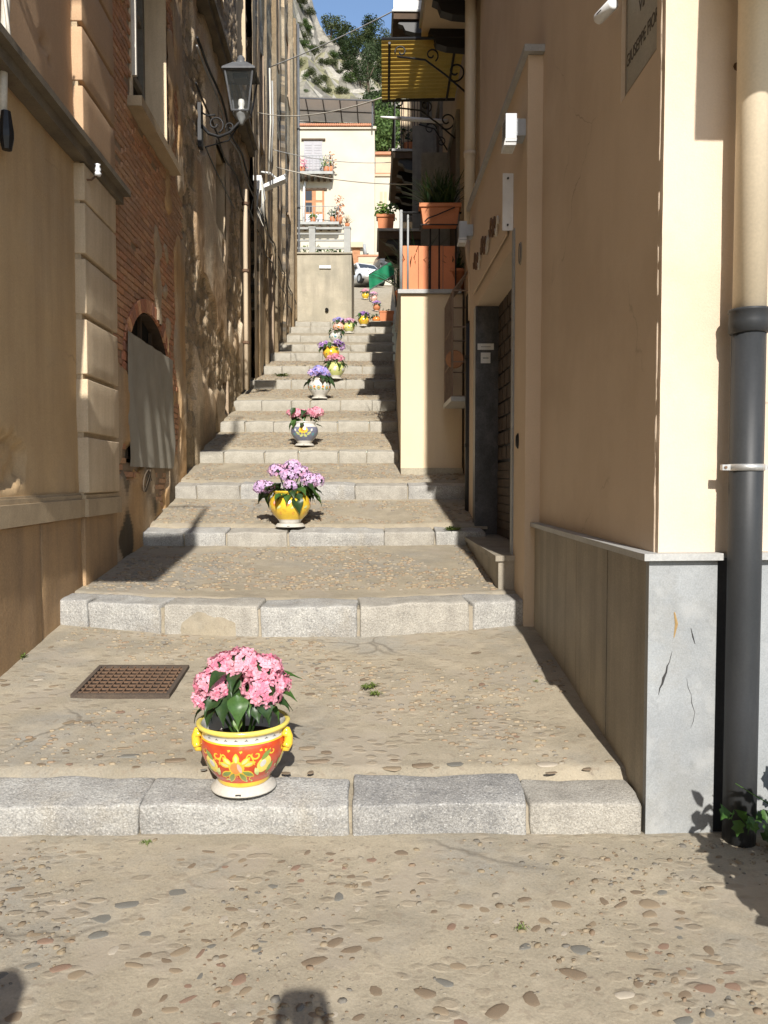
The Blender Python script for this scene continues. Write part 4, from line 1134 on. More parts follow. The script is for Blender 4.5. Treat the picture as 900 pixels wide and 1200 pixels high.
for z in (3.53, 3.89):
    mb = MB(); mb.tube([RW(6.24, z, PO + .045), RW(6.252, z, PO + .045)], .008, 8); mb.build('screw', 'iron_black', ep_)
for k in range(9):
    Y = 6.75 + k * .18; q = MB()
    m_ = 'cable_white' if k % 3 == 0 else 'rust'
    pts = [RW(Y - .07 + .14 * t, 3.68 + .07 * math.sin(t * 6.28 * (1 + (k % 2))) + .05 * (k % 3), PO + .05) for t in frange(0, 1, .1)]
    q.tube(pts, .010, 6); P(q.build('letter_stroke', m_, sgb, True))
# flood lamps over the doorway
def wall_lamp(Y, z, s, label):
    t = thing('wall_lamp', label, 'lamp', RW(Y, z, PO if Y < 8.9 else 0))
    def b(nm, m, x0, x1, y0, y1, z0, z1):
        mb = MB(); mb.box(x0*s*.78, x1*s*.78, y0*s, y1*s, z0*s, z1*s); return mb.build(nm, m, t)
    b('bracket', 'grey_box', -.13, 0, -.10, .10, .05, .22)
    h = b('housing', 'grey_box', -.27, -.125, -.13, .13, -.02, .26)
    mb = MB(); mb.hexa([Vector((v[0] * .78, v[1], v[2])) * s for v in ((-.29,-.11,-.05),(-.13,-.11,-.05),(-.13,.11,-.05),(-.29,.11,-.05),(-.275,-.135,.01),(-.12,-.135,.01),(-.12,.135,.01),(-.275,.135,.01))]); mb.build('lens_hood', 'white_plastic', t)
    b('lens', 'lamp_lens', -.27, -.15, -.09, .09, -.056, -.051)
    for k in range(6): 
        mb = MB(); mb.box(-.274*s*.78, -.271*s*.78, -.09*s, .09*s, (.06+.03*k)*s, (.072+.03*k)*s); mb.build('vent_slot', 'iron_grey', h)
wall_lamp(5.84, 3.98, .70, 'square white flood lamp on the wall above the shop sign')
wall_lamp(8.75, 4.15, .72, 'grey box lamp on the wall beside the cream downpipe')
# surveillance camera
cc = thing('security_camera', 'white bullet security camera on the wall beside the street sign', 'camera', RW(4.03, 3.86, UO))
c = px_at(709, 14, 3.98)
d = (px_at(697, 24, 4.05) - px_at(718, 2, 3.9)).normalized()
mb = MB(); mb.tube([c - d * .075, c - d * .07, c + d * .055, c + d * .06], [.02, .029, .029, .027], 14); P(mb.build('body', 'white_plastic', cc, True))
mb = MB(); mb.tube([c + d * .0605, c + d * .062], .024, 14); P(mb.build('lens', 'black_plastic', cc))
mb = MB(); mb.tube([c - d * .05, c - d * .05 + Vector((.06, 0, .08)), RW(4.0, c.z + .11, UO)], .012, 8); P(mb.build('arm', 'white_plastic', cc, True))
mb = MB(); mb.tube([RW(4.0, c.z + .11, UO), RW(4.0, c.z + .11, UO + .02)], .035, 12); P(mb.build('mount', 'white_plastic', cc))
mb = MB(); mb.tube([c - d * .02 + Vector((-.029, 0, .0)), c + d * .02 + Vector((-.029, 0, 0))], .004, 4); P(mb.build('badge', 'iron_grey', cc))
# balcony on the sunny side, above the picture: its shadow falls on the front wall
mb = MB(); fbox(mb, .20, 4.5, 3.72, 3.86, UO - .02, 1.05)
bl = P(mb.build('balcony', 'marble_cap', cb))
for k in range(26):
    mb = MB(); mb.tube([FW(.32 + k * .16, 3.86, 1.03), FW(.32 + k * .16, 4.85, 1.03)], .008, 5); mb.build('baluster', 'iron_black', bl)
mb = MB(); mb.tube([FW(.32, 4.85, 0), FW(.32, 4.85, 1.03), FW(4.4, 4.85, 1.03)], .018, 6); mb.build('handrail', 'iron_black', bl)
# downpipe on the front
dpx = 1.525
fp = thing('drainpipe', 'thick drainpipe on the sunny corner, grey iron below and cream above', 'pipe', (dpx, 3.31, -.05))
mb = MB(); mb.tube([(0, 0, z) for z in (0, .5, 1.2, 2.27)], .068, 20); mb.build('lower_pipe', 'pipe_grey', fp, True)
mb = MB(); mb.lathe([(.068, 0), (.079, .005), (.081, .05), (.079, .085), (.084, .09), (.084, .10), (.06, .10)], 20, origin=(0, 0, 2.20)); mb.build('socket', 'pipe_grey', fp, True)
mb = MB(); mb.tube([(0, 0, z) for z in (2.30, 4, 7, 12.2)], .066, 20); mb.build('upper_pipe', 'pipe_cream', fp, True)
for z in (1.63, 3.9):
    mb = MB(); mb.lathe([(.069, 0), (.073, 0), (.073, .028), (.069, .028)], 20, origin=(0, 0, z)); k_ = mb.build('clamp', 'galvanised', fp, True)
    mb = MB(); mb.box(-.105, -.07, -.012, .012, z + .002, z + .026); mb.box(.07, .105, -.012, .012, z + .002, z + .026); mb.build('clamp_ear', 'galvanised', fp)
    mb = MB(); mb.tube([(-.092, -.018, z + .014), (-.092, -.012, z + .014)], .006, 6); mb.tube([(.092, -.018, z + .014), (.092, -.012, z + .014)], .006, 6); mb.build('bolt', 'rust', fp)
    mb = MB(); mb.box(-.01, .01, .06, .12, z, z + .028); mb.build('wall_stay', 'galvanised', fp)
# little broken hook on the front wall
hk = thing('wall_hook', 'rusty broken hook stub on the sunlit plaster wall by the drainpipe', 'hook', FW(.37, 3.30, UO))
mb = MB(); mb.tube([(0, 0, 0), (.005, -.03, .004), (-.004, -.05, -.02), (-.012, -.045, -.045)], [.012, .01, .008, .004], 6); mb.build('stub', 'rust', hk)
mb = MB(); mb.lathe([(0, .004), (.018, .003), (.02, 0)], 8); q = mb.build('socket', 'rust', hk); q.rotation_euler = (R(90), 0, 0)
# plant at the foot of the drainpipe
def leafy(name, n, rng, size, m, seed=1, lobed=True):
    q = random.Random(seed); mb = MB()
    for _ in range(n):
        c = Vector((q.uniform(*rng[0]), q.uniform(*rng[1]), q.uniform(*rng[2])))
        s_ = size * q.uniform(.6, 1.2)
        X = Vector((q.uniform(-1, 1), q.uniform(-1, .3), q.uniform(-.6, .3))).normalized()
        nrm = Vector((q.uniform(-.6, .6), q.uniform(-1, .2), q.uniform(.2, 1))).normalized()
        Yv = nrm.cross(X).normalized(); Z = X.cross(Yv)
        out = [(0, 0), (.25, .42), (.45, .28), (.7, .40), (.8, .16), (1.1, 0), (.8, -.16), (.7, -.40), (.45, -.28), (.25, -.42)] if lobed else [(0, 0), (.3, .28), (.65, .25), (1, 0), (.65, -.25), (.3, -.28)]
        vs = [c + X * (a * s_) + Yv * (b * s_) + Z * (abs(b) * .35 * s_ - a * a * .2 * s_) for a, b in out]
        mid = c + X * .5 * s_ - Z * .05 * s_
        k_ = len(vs); mb.add(vs + [mid], [(k_, i, (i + 1) % k_) for i in range(k_)])
    return mb
vt = thing('fig_vine', 'leafy green plant growing at the foot of the drainpipe', 'plant', (1.66, 3.28, -.02))
leafy('f', 130, ((-.06, .36), (-.16, .02), (.0, .26)), .058, None, 3).build('foliage', 'leaf_vine', vt, True)
leafy('f', 8, ((-.26, -.14), (-.14, -.04), (.14, .20)), .06, None, 5).build('sprig', 'leaf_vine', vt, True)
leafy('f', 16, ((.02, .14), (-.10, .0), (.32, .42)), .06, None, 6).build('sprig', 'leaf_vine', vt, True)
for k in range(5):
    mb = MB(); mb.tube([(0, 0, 0), (U(-.1, .1), -.08, .12), (U(-.24, .25), U(-.18, -.02), U(.15, .34))], [.006, .004, .002], 5); mb.build('stem', 'leaf_vine', vt, True)
# invented shrub tub, unseen past the right edge: added to shade the ground corner
tb = thing('shade_caster_tub', 'unseen terracotta shrub tub added to shade the ground by the sunny wall', 'plant', (1.84, 2.25, -.07))
mb = MB(); mb.lathe([(.0, 0), (.2, 0), (.27, .38), (.30, .38), (.30, .44), (.26, .44), (.25, .40), (0, .40)], 20); mb.build('tub', 'terracotta', tb, True)
leafy('f', 1500, ((-.40, .40), (-.38, .38), (.40, .74)), .075, None, 8, False).build('foliage', 'leaf_dark', tb, True)

# --- terrace house further up
th = thing('terrace_house', 'cream house with raised terrace and projecting barred window', 'building', (1.1, 10, 1.3))
rpart('street_wall', 'facade_tan', th, (8.96, 24, .3, 13.4, -.6, -.03))
rpart('wall_core', 'facade_tan', th, (8.99, 46, .3, 9, -7, -.62), (8.99, 24, 9, 13.4, -7, -.62), (24.02, 46, 5, 12, -.6, -.03))
mb = MB(); mb.box(XB(10.3), 1.02, 10.30, 10.6, 1.0, 3.93); mb.hexa([(XB(10.6), 10.6, 1.2), (.98, 10.6, 1.2), (.85, 20.5, 3.0), (XB(20.5), 20.5, 3.0), (XB(10.6), 10.6, 3.93), (.98, 10.6, 3.93), (.85, 20.5, 4.4), (XB(20.5), 20.5, 4.4)])
P(mb.build('terrace_wall', 'wall_cream', th))
mb = MB(); mb.box(XB(10.3) + .003, 1.03, 10.27, 10.30, 1.2, 1.68); P(mb.build('wall_foot', 'concrete', th))
mb = MB(); mb.box(XB(10.3) - .04, 1.0, 10.25, 13.0, 3.935, 3.985); P(mb.build('terrace_slab', 'marble_cap', th))
for (a, b, dy) in ((470, 490, 0), (490.6, 502, .012), (504.5, 518.7, 0), (519.5, 533, .012)):
    p0, p1 = px_at(a, 330, 10.34), px_at(b, 330, 10.34)
    mb = MB(); mb.box(p0.x, p1.x, 10.33 + dy, 10.35 + dy, 3.99, 4.56); P(mb.build('balustrade_panel', 'terracotta_panel', th))
rl = MB(); rl.tube([(XB(10.3) + .0, 10.29, 3.985), (XB(10.3), 10.29, 5.0)], .022, 8); rl.tube([(XB(10.3) + .09, 10.31, 3.985), (XB(10.3) + .09, 10.31, 4.98)], .013, 8); P(rl.build('railing_post', 'iron_light', th, True))
for xx in (.60, .715, .93):
    rl = MB(); rl.tube([(xx, 10.31, 3.985), (xx, 10.31, 4.95)], .011, 6); P(rl.build('railing_bar', 'iron_black', th))
rl = MB(); rl.tube([(XB(10.3), 10.29, 4.97), (1.0, 10.30, 4.97)], .014, 6); rl.tube([(XB(10.3), 10.29, 4.97), (XB(16), 16, 5.0)], .014, 6); P(rl.build('handrail', 'iron_black', th))
for k in range(24):
    rl = MB(); Y = 10.5 + k * .24; rl.tube([(XB(Y) + .02, Y, 3.95), (XB(Y) + .02, Y, 4.98)], .009, 5); P(rl.build('railing_bar', 'iron_black', th))
# barred window
bw = rpart('window', 'dark_void', th, (9.25, 10.1, 2.6, 3.85, -.032, -.02))
for k in range(8):
    mb = MB(); Y = 9.2 + .93 * k / 7; mb.tube([RW(Y, 2.5, -.03), RW(Y, 2.5, .24), RW(Y, 3.72, .24), RW(Y, 3.95, .06)], .010, 6); mb.build('bar', 'rust_pale', bw)
for z in (2.5, 2.9, 3.3, 3.72):
    mb = MB(); mb.tube([RW(9.2, z, -.03), RW(9.2, z, .24), RW(10.13, z, .24), RW(10.13, z, -.03)], .009, 6); mb.build('rail', 'rust_pale', bw)
mb = MB(); rbox(mb, 9.85, 10.12, 2.55, 3.75, .225, .232); mb.build('mesh_screen', 'rust_pale', bw)
mb = MB(); rbox(mb, 9.18, 10.15, 2.44, 2.495, -.03, .26); mb.build('sill', 'marble_cap', bw)
mb = MB(); mb.lathe([(0, .02), (.10, .02), (.11, 0)], 14, origin=(0, 0, 0)); q = mb.build('round_lid', 'wood_orange', bw); q.location = RW(9.35, 2.95, .20); q.rotation_euler = (R(90), 0, 0)
# pipes beside the shop
cp = thing('cream_downpipe', 'long cream downpipe on the house wall beyond the shop', 'pipe', RW(9.1, 3.5, .04))
mb = MB(); mb.tube([RW(9.1, z, .06) for z in (4.28, 6, 9, 12.3)], .065, 14); P(mb.build('pipe', 'pipe_cream', cp, True))
mb = MB(); mb.tube([RW(9.1, 4.3, .06), RW(9.08, 4.1, .05), RW(9.05, 3.9, .03), RW(9.05, 3.35, .03)], [.065, .06, .055, .05], 12); P(mb.build('elbow', 'wall_peach_smooth', cp, True))
for z in (5.2, 7.4):
    mb = MB(); mb.tube([RW(9.1, z, .06), RW(9.1, z + .05, .06)], .073, 14); P(mb.build('collar', 'pipe_cream', cp, True))
mb = MB(); rbox(mb, 8.95, 9.06, 4.45, 4.85, .0, .03); P(mb.build('loose_plaster', 'wall_cream', cp))
gp = thing('grey_standpipe', 'dark grey pipe standing on the pavement behind the shop door', 'pipe', RW(9.0, 1.2, .06))
mb = MB(); mb.tube([RW(9.0, z, .07) for z in (1.05, 2, 3.3)], .045, 12); P(mb.build('pipe', 'pipe_grey', gp, True))
for z in (1.9, 2.9):
    mb = MB(); mb.tube([RW(9.0, z, .07), RW(9.0, z + .04, .07)], .053, 12); P(mb.build('clamp', 'iron_black', gp))
# openings on the facade above the terrace
for (y0, y1, z0, z1) in ((11.0, 12.1, 4.0, 6.5), (13.6, 14.6, 5.7, 8.0), (16, 17, 7.8, 10), (16, 17, 11, 13), (10.4, 11.4, 7.2, 9.6), (19, 20, 8, 10.2)):
    f_ = rpart('window', 'wood_dark', th, (y0, y1, z0, z1, -.031, -.015))
    rchild('frame', 'wood_grey', f_, (y0 - .07, y0, z0, z1 + .07, -.031, .02), (y1, y1 + .07, z0, z1 + .07, -.031, .02), (y0, y1, z1, z1 + .07, -.031, .02))
    mb = MB(); mb.hexa([RW(y1+.07, z0, .0), RW(y1+.10, z0, .42), RW(y1+.14, z0, .42), RW(y1+.11, z0, 0), RW(y1+.07, z1, .0), RW(y1+.10, z1, .42), RW(y1+.14, z1, .42), RW(y1+.11, z1, 0)]); mb.build('open_shutter', 'wood_grey', f_)

def rbalcony(name, label, Y0, Y1, z, out, parapet='bars', corb=3, und='facade_tan', th_=.12):
    t = thing(name, label, 'balcony', RW(Y0, z, 0), group='balconies on the right hand houses')
    o0 = -.028
    rpart('slab', und, t, (Y0, Y1, z - th_, z, o0, out))
    rpart('slab_edge', 'marble_cap', t, (Y0 - .03, Y1 + .03, z + .001, z + .04, o0, out + .03))
    for k in range(corb):
        Y = lerp(Y0 + .12, Y1 - .12, k / max(1, corb - 1)); mb = MB()
        prof = [(0, -.02), (out * .88, -.02), (out * .92, -.08), (out * .80, -.11), (out * .74, -.20), (out * .5, -.24), (0, -.26)]
        n = len(prof); vs = [RW(Y - .07, z - th_ + .02 + b, a + o0 + .0) for a, b in prof] + [RW(Y + .07, z - th_ + .02 + b, a + o0) for a, b in prof]
        mb.add(vs, [tuple(range(n)), tuple(range(2*n-1, n-1, -1))] + [(i, i+n, (i+1) % n + n, (i+1) % n) for i in range(n)]); P(mb.build('corbel', 'iron_black', t))
    if parapet == 'bars':
        npts = int((Y1 - Y0) / .13)
        for k in range(npts + 1):
            Y = lerp(Y0 + .02, Y1 - .02, k / npts); mb = MB(); mb.tube([RW(Y, z + .04, out - .03), RW(Y, z + 1.0, out - .03)], .009, 5); P(mb.build('baluster', 'iron_black', t))
        for Y in (Y0 + .02,):
            for k in range(1, 6):
                mb = MB(); o = lerp(0, out - .03, k / 6); mb.tube([RW(Y, z + .04, o), RW(Y, z + 1.0, o)], .009, 5); P(mb.build('baluster', 'iron_black', t))
        mb = MB(); mb.tube([RW(Y0 + .02, z + 1.0, 0), RW(Y0 + .02, z + 1, out - .03), RW(Y1 - .02, z + 1, out - .03), RW(Y1 - .02, z + 1, 0)], .014, 6); P(mb.build('handrail', 'iron_black', t))
    elif parapet:
        rpart('parapet', parapet, t, (Y0, Y1, z + .042, z + .22, out - .1, out), (Y0, Y0 + .1, z + .042, z + .22, 0, out - .1), (Y1 - .1, Y1, z + .042, z + .22, 0, out - .1))
    return t
rbalcony('corbelled_balcony', 'tan balcony with black corbels above the yellow awning', 8.55, 10.15, 7.22, .55, corb=3, und='wall_cream')
rbalcony('plant_balcony', 'dark balcony with potted plants below the pole of the white arm', 15.0, 17.6, 7.66, .76, corb=5, und='wood_dark')
rbalcony('white_topped_balcony', 'balcony with white parapet high behind the yellow awning', 15.0, 17.2, 10.2, .76, 'white_paint', corb=3, und='wood_dark')
rbalcony('top_balcony', 'topmost balcony against the sky', 15.2, 17.0, 12.1, .5, corb=3, und='wood_dark')
rbalcony('low_balcony', 'small dark balcony carrying a terracotta planter over the terrace', 13.3, 14.5, 5.66, 1.05, None, corb=2, und='wood_dark')
bc = rpart('blind', 'wood_pale', th, (15.35, 15.37, 7.72, 8.75, .25, .62))
for k in range(4): rchild('fold', 'rust_pale', bc, (15.335, 15.349, 7.72, 8.75, .28 + k * .09, .30 + k * .09))

# yellow corrugated awning
aw = thing('yellow_awning', 'yellow corrugated awning on black frame with iron scroll brackets', 'awning', RW(10.6, 6.95, .0))
z = 6.97; ya, yb = 9.98, 11.48
xl, xr = px_at(447, 60, 10).x, XR(10.6) + .0
sheet = MB(); nrib = 15
sheet.grid(lambda u, v: (lerp(xl, xr, u), lerp(ya, yb, v), z + .014 * math.sin(v * nrib * 6.2832) + .02 * u), 6, nrib * 8)
P(sheet.build('corrugated_sheet', 'awning_yellow', aw, True))
for pts, r_ in (([(xl + .10, ya, z - .03), (xl + .10, yb, z - .03)], .017), ([(xl, ya - .01, z + .01), (xr, ya - .01, z + .03)], .018), ([(xl, yb, z - .03), (xr, yb, z - .01)], .018), ([(xr - .12, ya, z - .02), (xr - .12, yb, z - .02)], .017)):
    mb = MB(); mb.tube(pts, r_, 6); P(mb.build('frame_bar', 'iron_black', aw))
for yy in (ya + .05, yb - .1):
    zz = z - .05
    mb = MB()
    mb.tube([(xr, yy, zz - .55), (xr - .25, yy, zz - .34), (xr - .5, yy, zz - .16), (xr - .85, yy, zz - .12)], .012, 6)
    mb.tube(spiral((xr - .12, yy, zz - .30), .13, .03, -2.2, 5.5, 24), .011, 6)
    mb.tube(spiral((xr - .42, yy, zz - .10), .09, .02, -1.0, 6.0, 22), .010, 6)
    mb.tube(spiral((xr - .80, yy, zz - .06), .08, .02, 3.5, -3.0, 20), .010, 6)
    P(mb.build('scroll_bracket', 'iron_black', aw, True))
ca = thing('clothes_arm', 'white tube arm with iron scroll bracket under the yellow awning', 'bracket', RW(12.6, 6.7, 0))
p0, p1 = px_at(446, 137, 12.3), px_at(513, 142, 12.6)
mb = MB(); mb.tube([p0, p0.lerp(p1, .35)], [.012, .028], 8); mb.tube([p0.lerp(p1, .35), p1, RW(12.6, p1.z, -.02)], .035, 8); P(mb.build('tube', 'white_paint', ca, True))
mb = MB(); mb.tube([p1 + Vector((-.3, 0, -.05)), p1 + Vector((-.05, 0, -.12)), RW(12.6, p1.z - .45, -.02)], .012, 6); mb.tube(spiral(p1 + Vector((-.12, 0, -.12)), .10, .02, 0, 7, 22), .010, 6); mb.tube(spiral(p1 + Vector((.05, 0, -.32)), .08, .02, 2, -4.5, 20), .010, 6); P(mb.build('scroll', 'iron_black', ca, True))
wp = thing('white_downpipe', 'slim white downpipe on the far end of the balcony facade', 'pipe', RW(21, 5, .05))
mb = MB(); mb.tube([RW(21, z, .04) for z in (4.6, 8, 13.3)], .045, 10); P(mb.build('pipe', 'white_paint', wp, True))
for z in (7, 10): 
    mb = MB(); mb.tube([RW(21, z, .04), RW(21, z + .06, .04)], .055, 10); P(mb.build('bracket', 'iron_grey', wp))
# planters and plants
def spiky(name, loc, n, L, m, seed, par, droop=.5, w=.014):
    q = random.Random(seed); mb = MB()
    for _ in range(n):
        a, t = q.uniform(0, 6.28), q.uniform(.5, 1.5); l_ = L * q.uniform(.5, 1.1)
        d = Vector((math.cos(a), math.sin(a), 0)); s_ = Vector((-d.y, d.x, 0)) * w
        o = Vector(loc) + Vector((q.uniform(-.05, .05), q.uniform(-.05, .05), 0)); pts = []
        for k in range(5):
            f = k / 4; pts.append(o + d * (l_ * f * math.cos(t)) + Vector((0, 0, l_ * (f * math.sin(t) - droop * f * f * .6))))
        vs = []
        for k, p in enumerate(pts): ww = s_ * (1 - .8 * (k / 4)); vs += [p - ww, p + ww]
        mb.add(vs, [(2*k, 2*k+1, 2*k+3, 2*k+2) for k in range(4)])
    return P(mb.build(name, m, par))
def planter(name, label, c, w, d, h, seed, style, m='terracotta'):
    t = thing(name, label, 'planter', c)
    mb = MB(); x, y = w / 2, d / 2; s_ = .86
    mb.hexa([(-x*s_, -y*s_, 0), (x*s_, -y*s_, 0), (x*s_, y*s_, 0), (-x*s_, y*s_, 0), (-x, -y, h), (x, -y, h), (x, y, h), (-x, y, h)]); mb.build('box', m, t)
    mb = MB(); e = .018
    for (a, b, c_, d_) in ((-x-e, x+e, -y-e, -y+.01), (-x-e, x+e, y-.01, y+e), (-x-e, -x+.01, -y+.01, y-.01), (x-.01, x+e, -y+.01, y-.01)): mb.box(a, b, c_, d_, h - .035, h + .012)
    mb.build('rim', m, t)
    mb = MB(); mb.box(-x + .012, x - .012, -y + .012, y - .012, h - .005, h + .004); mb.build('soil', 'soil', t)
    for k in range(style[1]):
        xx = lerp(-x * .75, x * .75, (k + .5) / style[1])
        if style[0] == 'spiky':
            o = spiky('plant', (0, 0, 0), style[2], style[3], style[4], seed + k, t); o.matrix_parent_inverse = Matrix.Identity(4); o.location = (xx, 0, h)
        else:
            leafy('p', style[2], ((-.13, .13), (-.10, .10), (0, style[3])), .08, None, seed + k, False).build('plant', style[4], t, True, loc=(xx, 0, h))
    return t
pl = planter('rail_planter', 'terracotta planter of spiky plants hung on the terrace railing', (.715, 10.22, 4.77), .50, .20, .25, 20, ('spiky', 3, 85, .62, 'leaf_dark'))
mb = MB(); mb.tube([(-.20, -.13, .02), (-.16, -.14, .06), (-.05, -.14, .10), (.18, -.13, .2)], .008, 6); mb.build('iron_hook', 'iron_black', pl)
mb = MB(); mb.tube([(-.25, .09, -.01), (-.25, -.11, -.01), (.25, -.11, -.01), (.25, .09, -.01)], .009, 6); mb.build('holder', 'iron_black', pl)
planter('balcony_planter', 'terracotta planter of bright green herbs on the small dark balcony', (px_at(452, 275, 13.25).x, 13.42, 5.70), .28, .2, .24, 30, ('leafy', 2, 70, .22, 'leaf_pale'))
for k, (x, Y, L) in enumerate(((.34, 10.5, .45), (.95, 10.45, .40), (.45, 10.9, .9), (.30, 11.6, .9))):
    t = thing('terrace_plant', ['spiky plant in a pot behind the terracotta balustrade panels', 'small dark spiky plant at the wall end of the terrace railing', 'tall spiky plant in a pot on the terrace floor', 'arching spiky plant on the terrace side railing'][k], 'plant', (x, Y, 3.99))
    mb = MB(); mb.lathe([(0, 0), (.09, 0), (.13, .24), (.145, .24), (.145, .28), (.12, .28), (.11, .25), (0, .25)], 14); mb.build('pot', 'terracotta', t, True)
    o = spiky('plant', (0, 0, .27), 60, L, 'leaf_dark', 60 + k, t); o.matrix_parent_inverse = Matrix.Identity(4)
for k in range(4):
    t = thing('balcony_pot', 'small leafy plant in a white pot on the plant balcony' if k % 2 else 'small leafy plant in a clay pot on the plant balcony', 'plant', RW(15.3 + .5 * k, 7.70, .45), group='potted plants on the dark balcony')
    mb = MB(); mb.lathe([(0, 0), (.08, 0), (.11, .2), (.12, .22), (.09, .2), (0, .19)], 12); mb.build('pot', 'glaze_white' if k % 2 else 'terracotta', t, True)
    leafy('p', 60, ((-.17, .17), (-.15, .15), (.2, .5)), .09, None, 90 + k, False).build('foliage', 'leaf_dark', t, True)
planter('step_planter', 'large terracotta planter at the top of the steps beside the dark wall', (.10, 30.9, 7.50), .55, .42, .5, 40, ('leafy', 1, 40, .15, 'leaf_dark'))
# green awning
ga = thing('green_awning', 'dark green canvas awning over the path at the top of the steps', 'awning', (.3, 28, 8.4))
a, b, c, d = px_at(432, 322, 27.6), px_at(462, 303, 27.6), px_at(462, 322, 27.2), px_at(433, 340, 27.2)
mb = MB(); mb.grid(lambda u, v: (a.lerp(b, u)).lerp(d.lerp(c, u), v) + Vector((0, .02 * math.sin(u * 20), -.03 * math.sin(math.pi * u))), 20, 6); P(mb.build('canvas', 'awning_green', ga, True))
mb = MB(); mb.tube([a, b], .02, 6); mb.tube([d, c], .02, 6); mb.tube([c, c + Vector((.05, 0, -1.1))], .025, 6); mb.tube([d, d + Vector((0, 0.1, -.35))], .015, 6); P(mb.build('frame', 'iron_grey', ga))

# ------------------------------------------------------------------ painted ceramic pots with hydrangeas
def floret_head(R_, n, seed, flat=.75, petal=.018, m=('petal_pink', 'petal_pink_deep')):
    """a mophead: hundreds of four-petalled florets over a dome"""
    q = random.Random(seed); mb = MB()
    ga = math.pi * (3 - math.sqrt(5))
    for i in range(n):
        zz = 1 - 1.55 * (i + .5) / n
        rr = math.sqrt(max(0, 1 - zz * zz)); a = i * ga + q.uniform(-.3, .3)
        nrm = Vector((rr * math.cos(a), rr * math.sin(a), zz)); nrm = (nrm + Vector((q.uniform(-.25, .25), q.uniform(-.25, .25), q.uniform(-.25, .25)))).normalized()
        c = Vector((rr * math.cos(a), rr * math.sin(a), zz * flat)) * R_ * (q.uniform(.88, 1.05))
        t = nrm.cross(Vector((q.uniform(-1, 1), q.uniform(-1, 1), q.uniform(-1, 1)))).normalized(); b = nrm.cross(t)
        s_ = petal * q.uniform(.8, 1.2)
        mm = m[0] if q.random() < .7 else m[1]
        for k in range(4):
            w = k * math.pi / 2; d = t * math.cos(w) + b * math.sin(w); e = nrm.cross(d)
            cup = nrm * s_ * q.uniform(.05, .4)
            mb.add([c, c + d * s_ * .55 + e * s_ * .48 + cup * .3, c + d * s_ * 1.05 + cup, c + d * s_ * .55 - e * s_ * .48 + cup * .3], [(0, 1, 2, 3)], mm)
    return mb
def big_leaf(L, W, seed, curl=.35):
    q = random.Random(seed); mb = MB(); n = 7
    prof = [0, .62, .93, 1.0, .86, .55, .2, 0]
    for i in range(n + 1):
        t = i / n; w = prof[i] * W / 2
        z = -curl * L * t * t + .04 * L * math.sin(t * 9 + seed)
        for s_ in (-1, -.5, 0, .5, 1):
            mb.v.append((L * t, w * s_, z + abs(s_) * w * .38 + .03 * L * math.sin(t * 14 + s_ * 3) * abs(s_)))
    for i in range(n):
        for k in range(4):
            a = i * 5 + k; mb.f.append([a, a + 1, a + 6, a + 5]); mb.m.append(0); mb.c.append(None)
    return mb
LEAF = {}
for k in range(4):
    for m in ('leaf_green', 'leaf_dark', 'leaf_pale'):
        LEAF[(k, m)] = big_leaf(1, .62 + .06 * k, k, .25 + .12 * k).mesh('leaf', m, True)

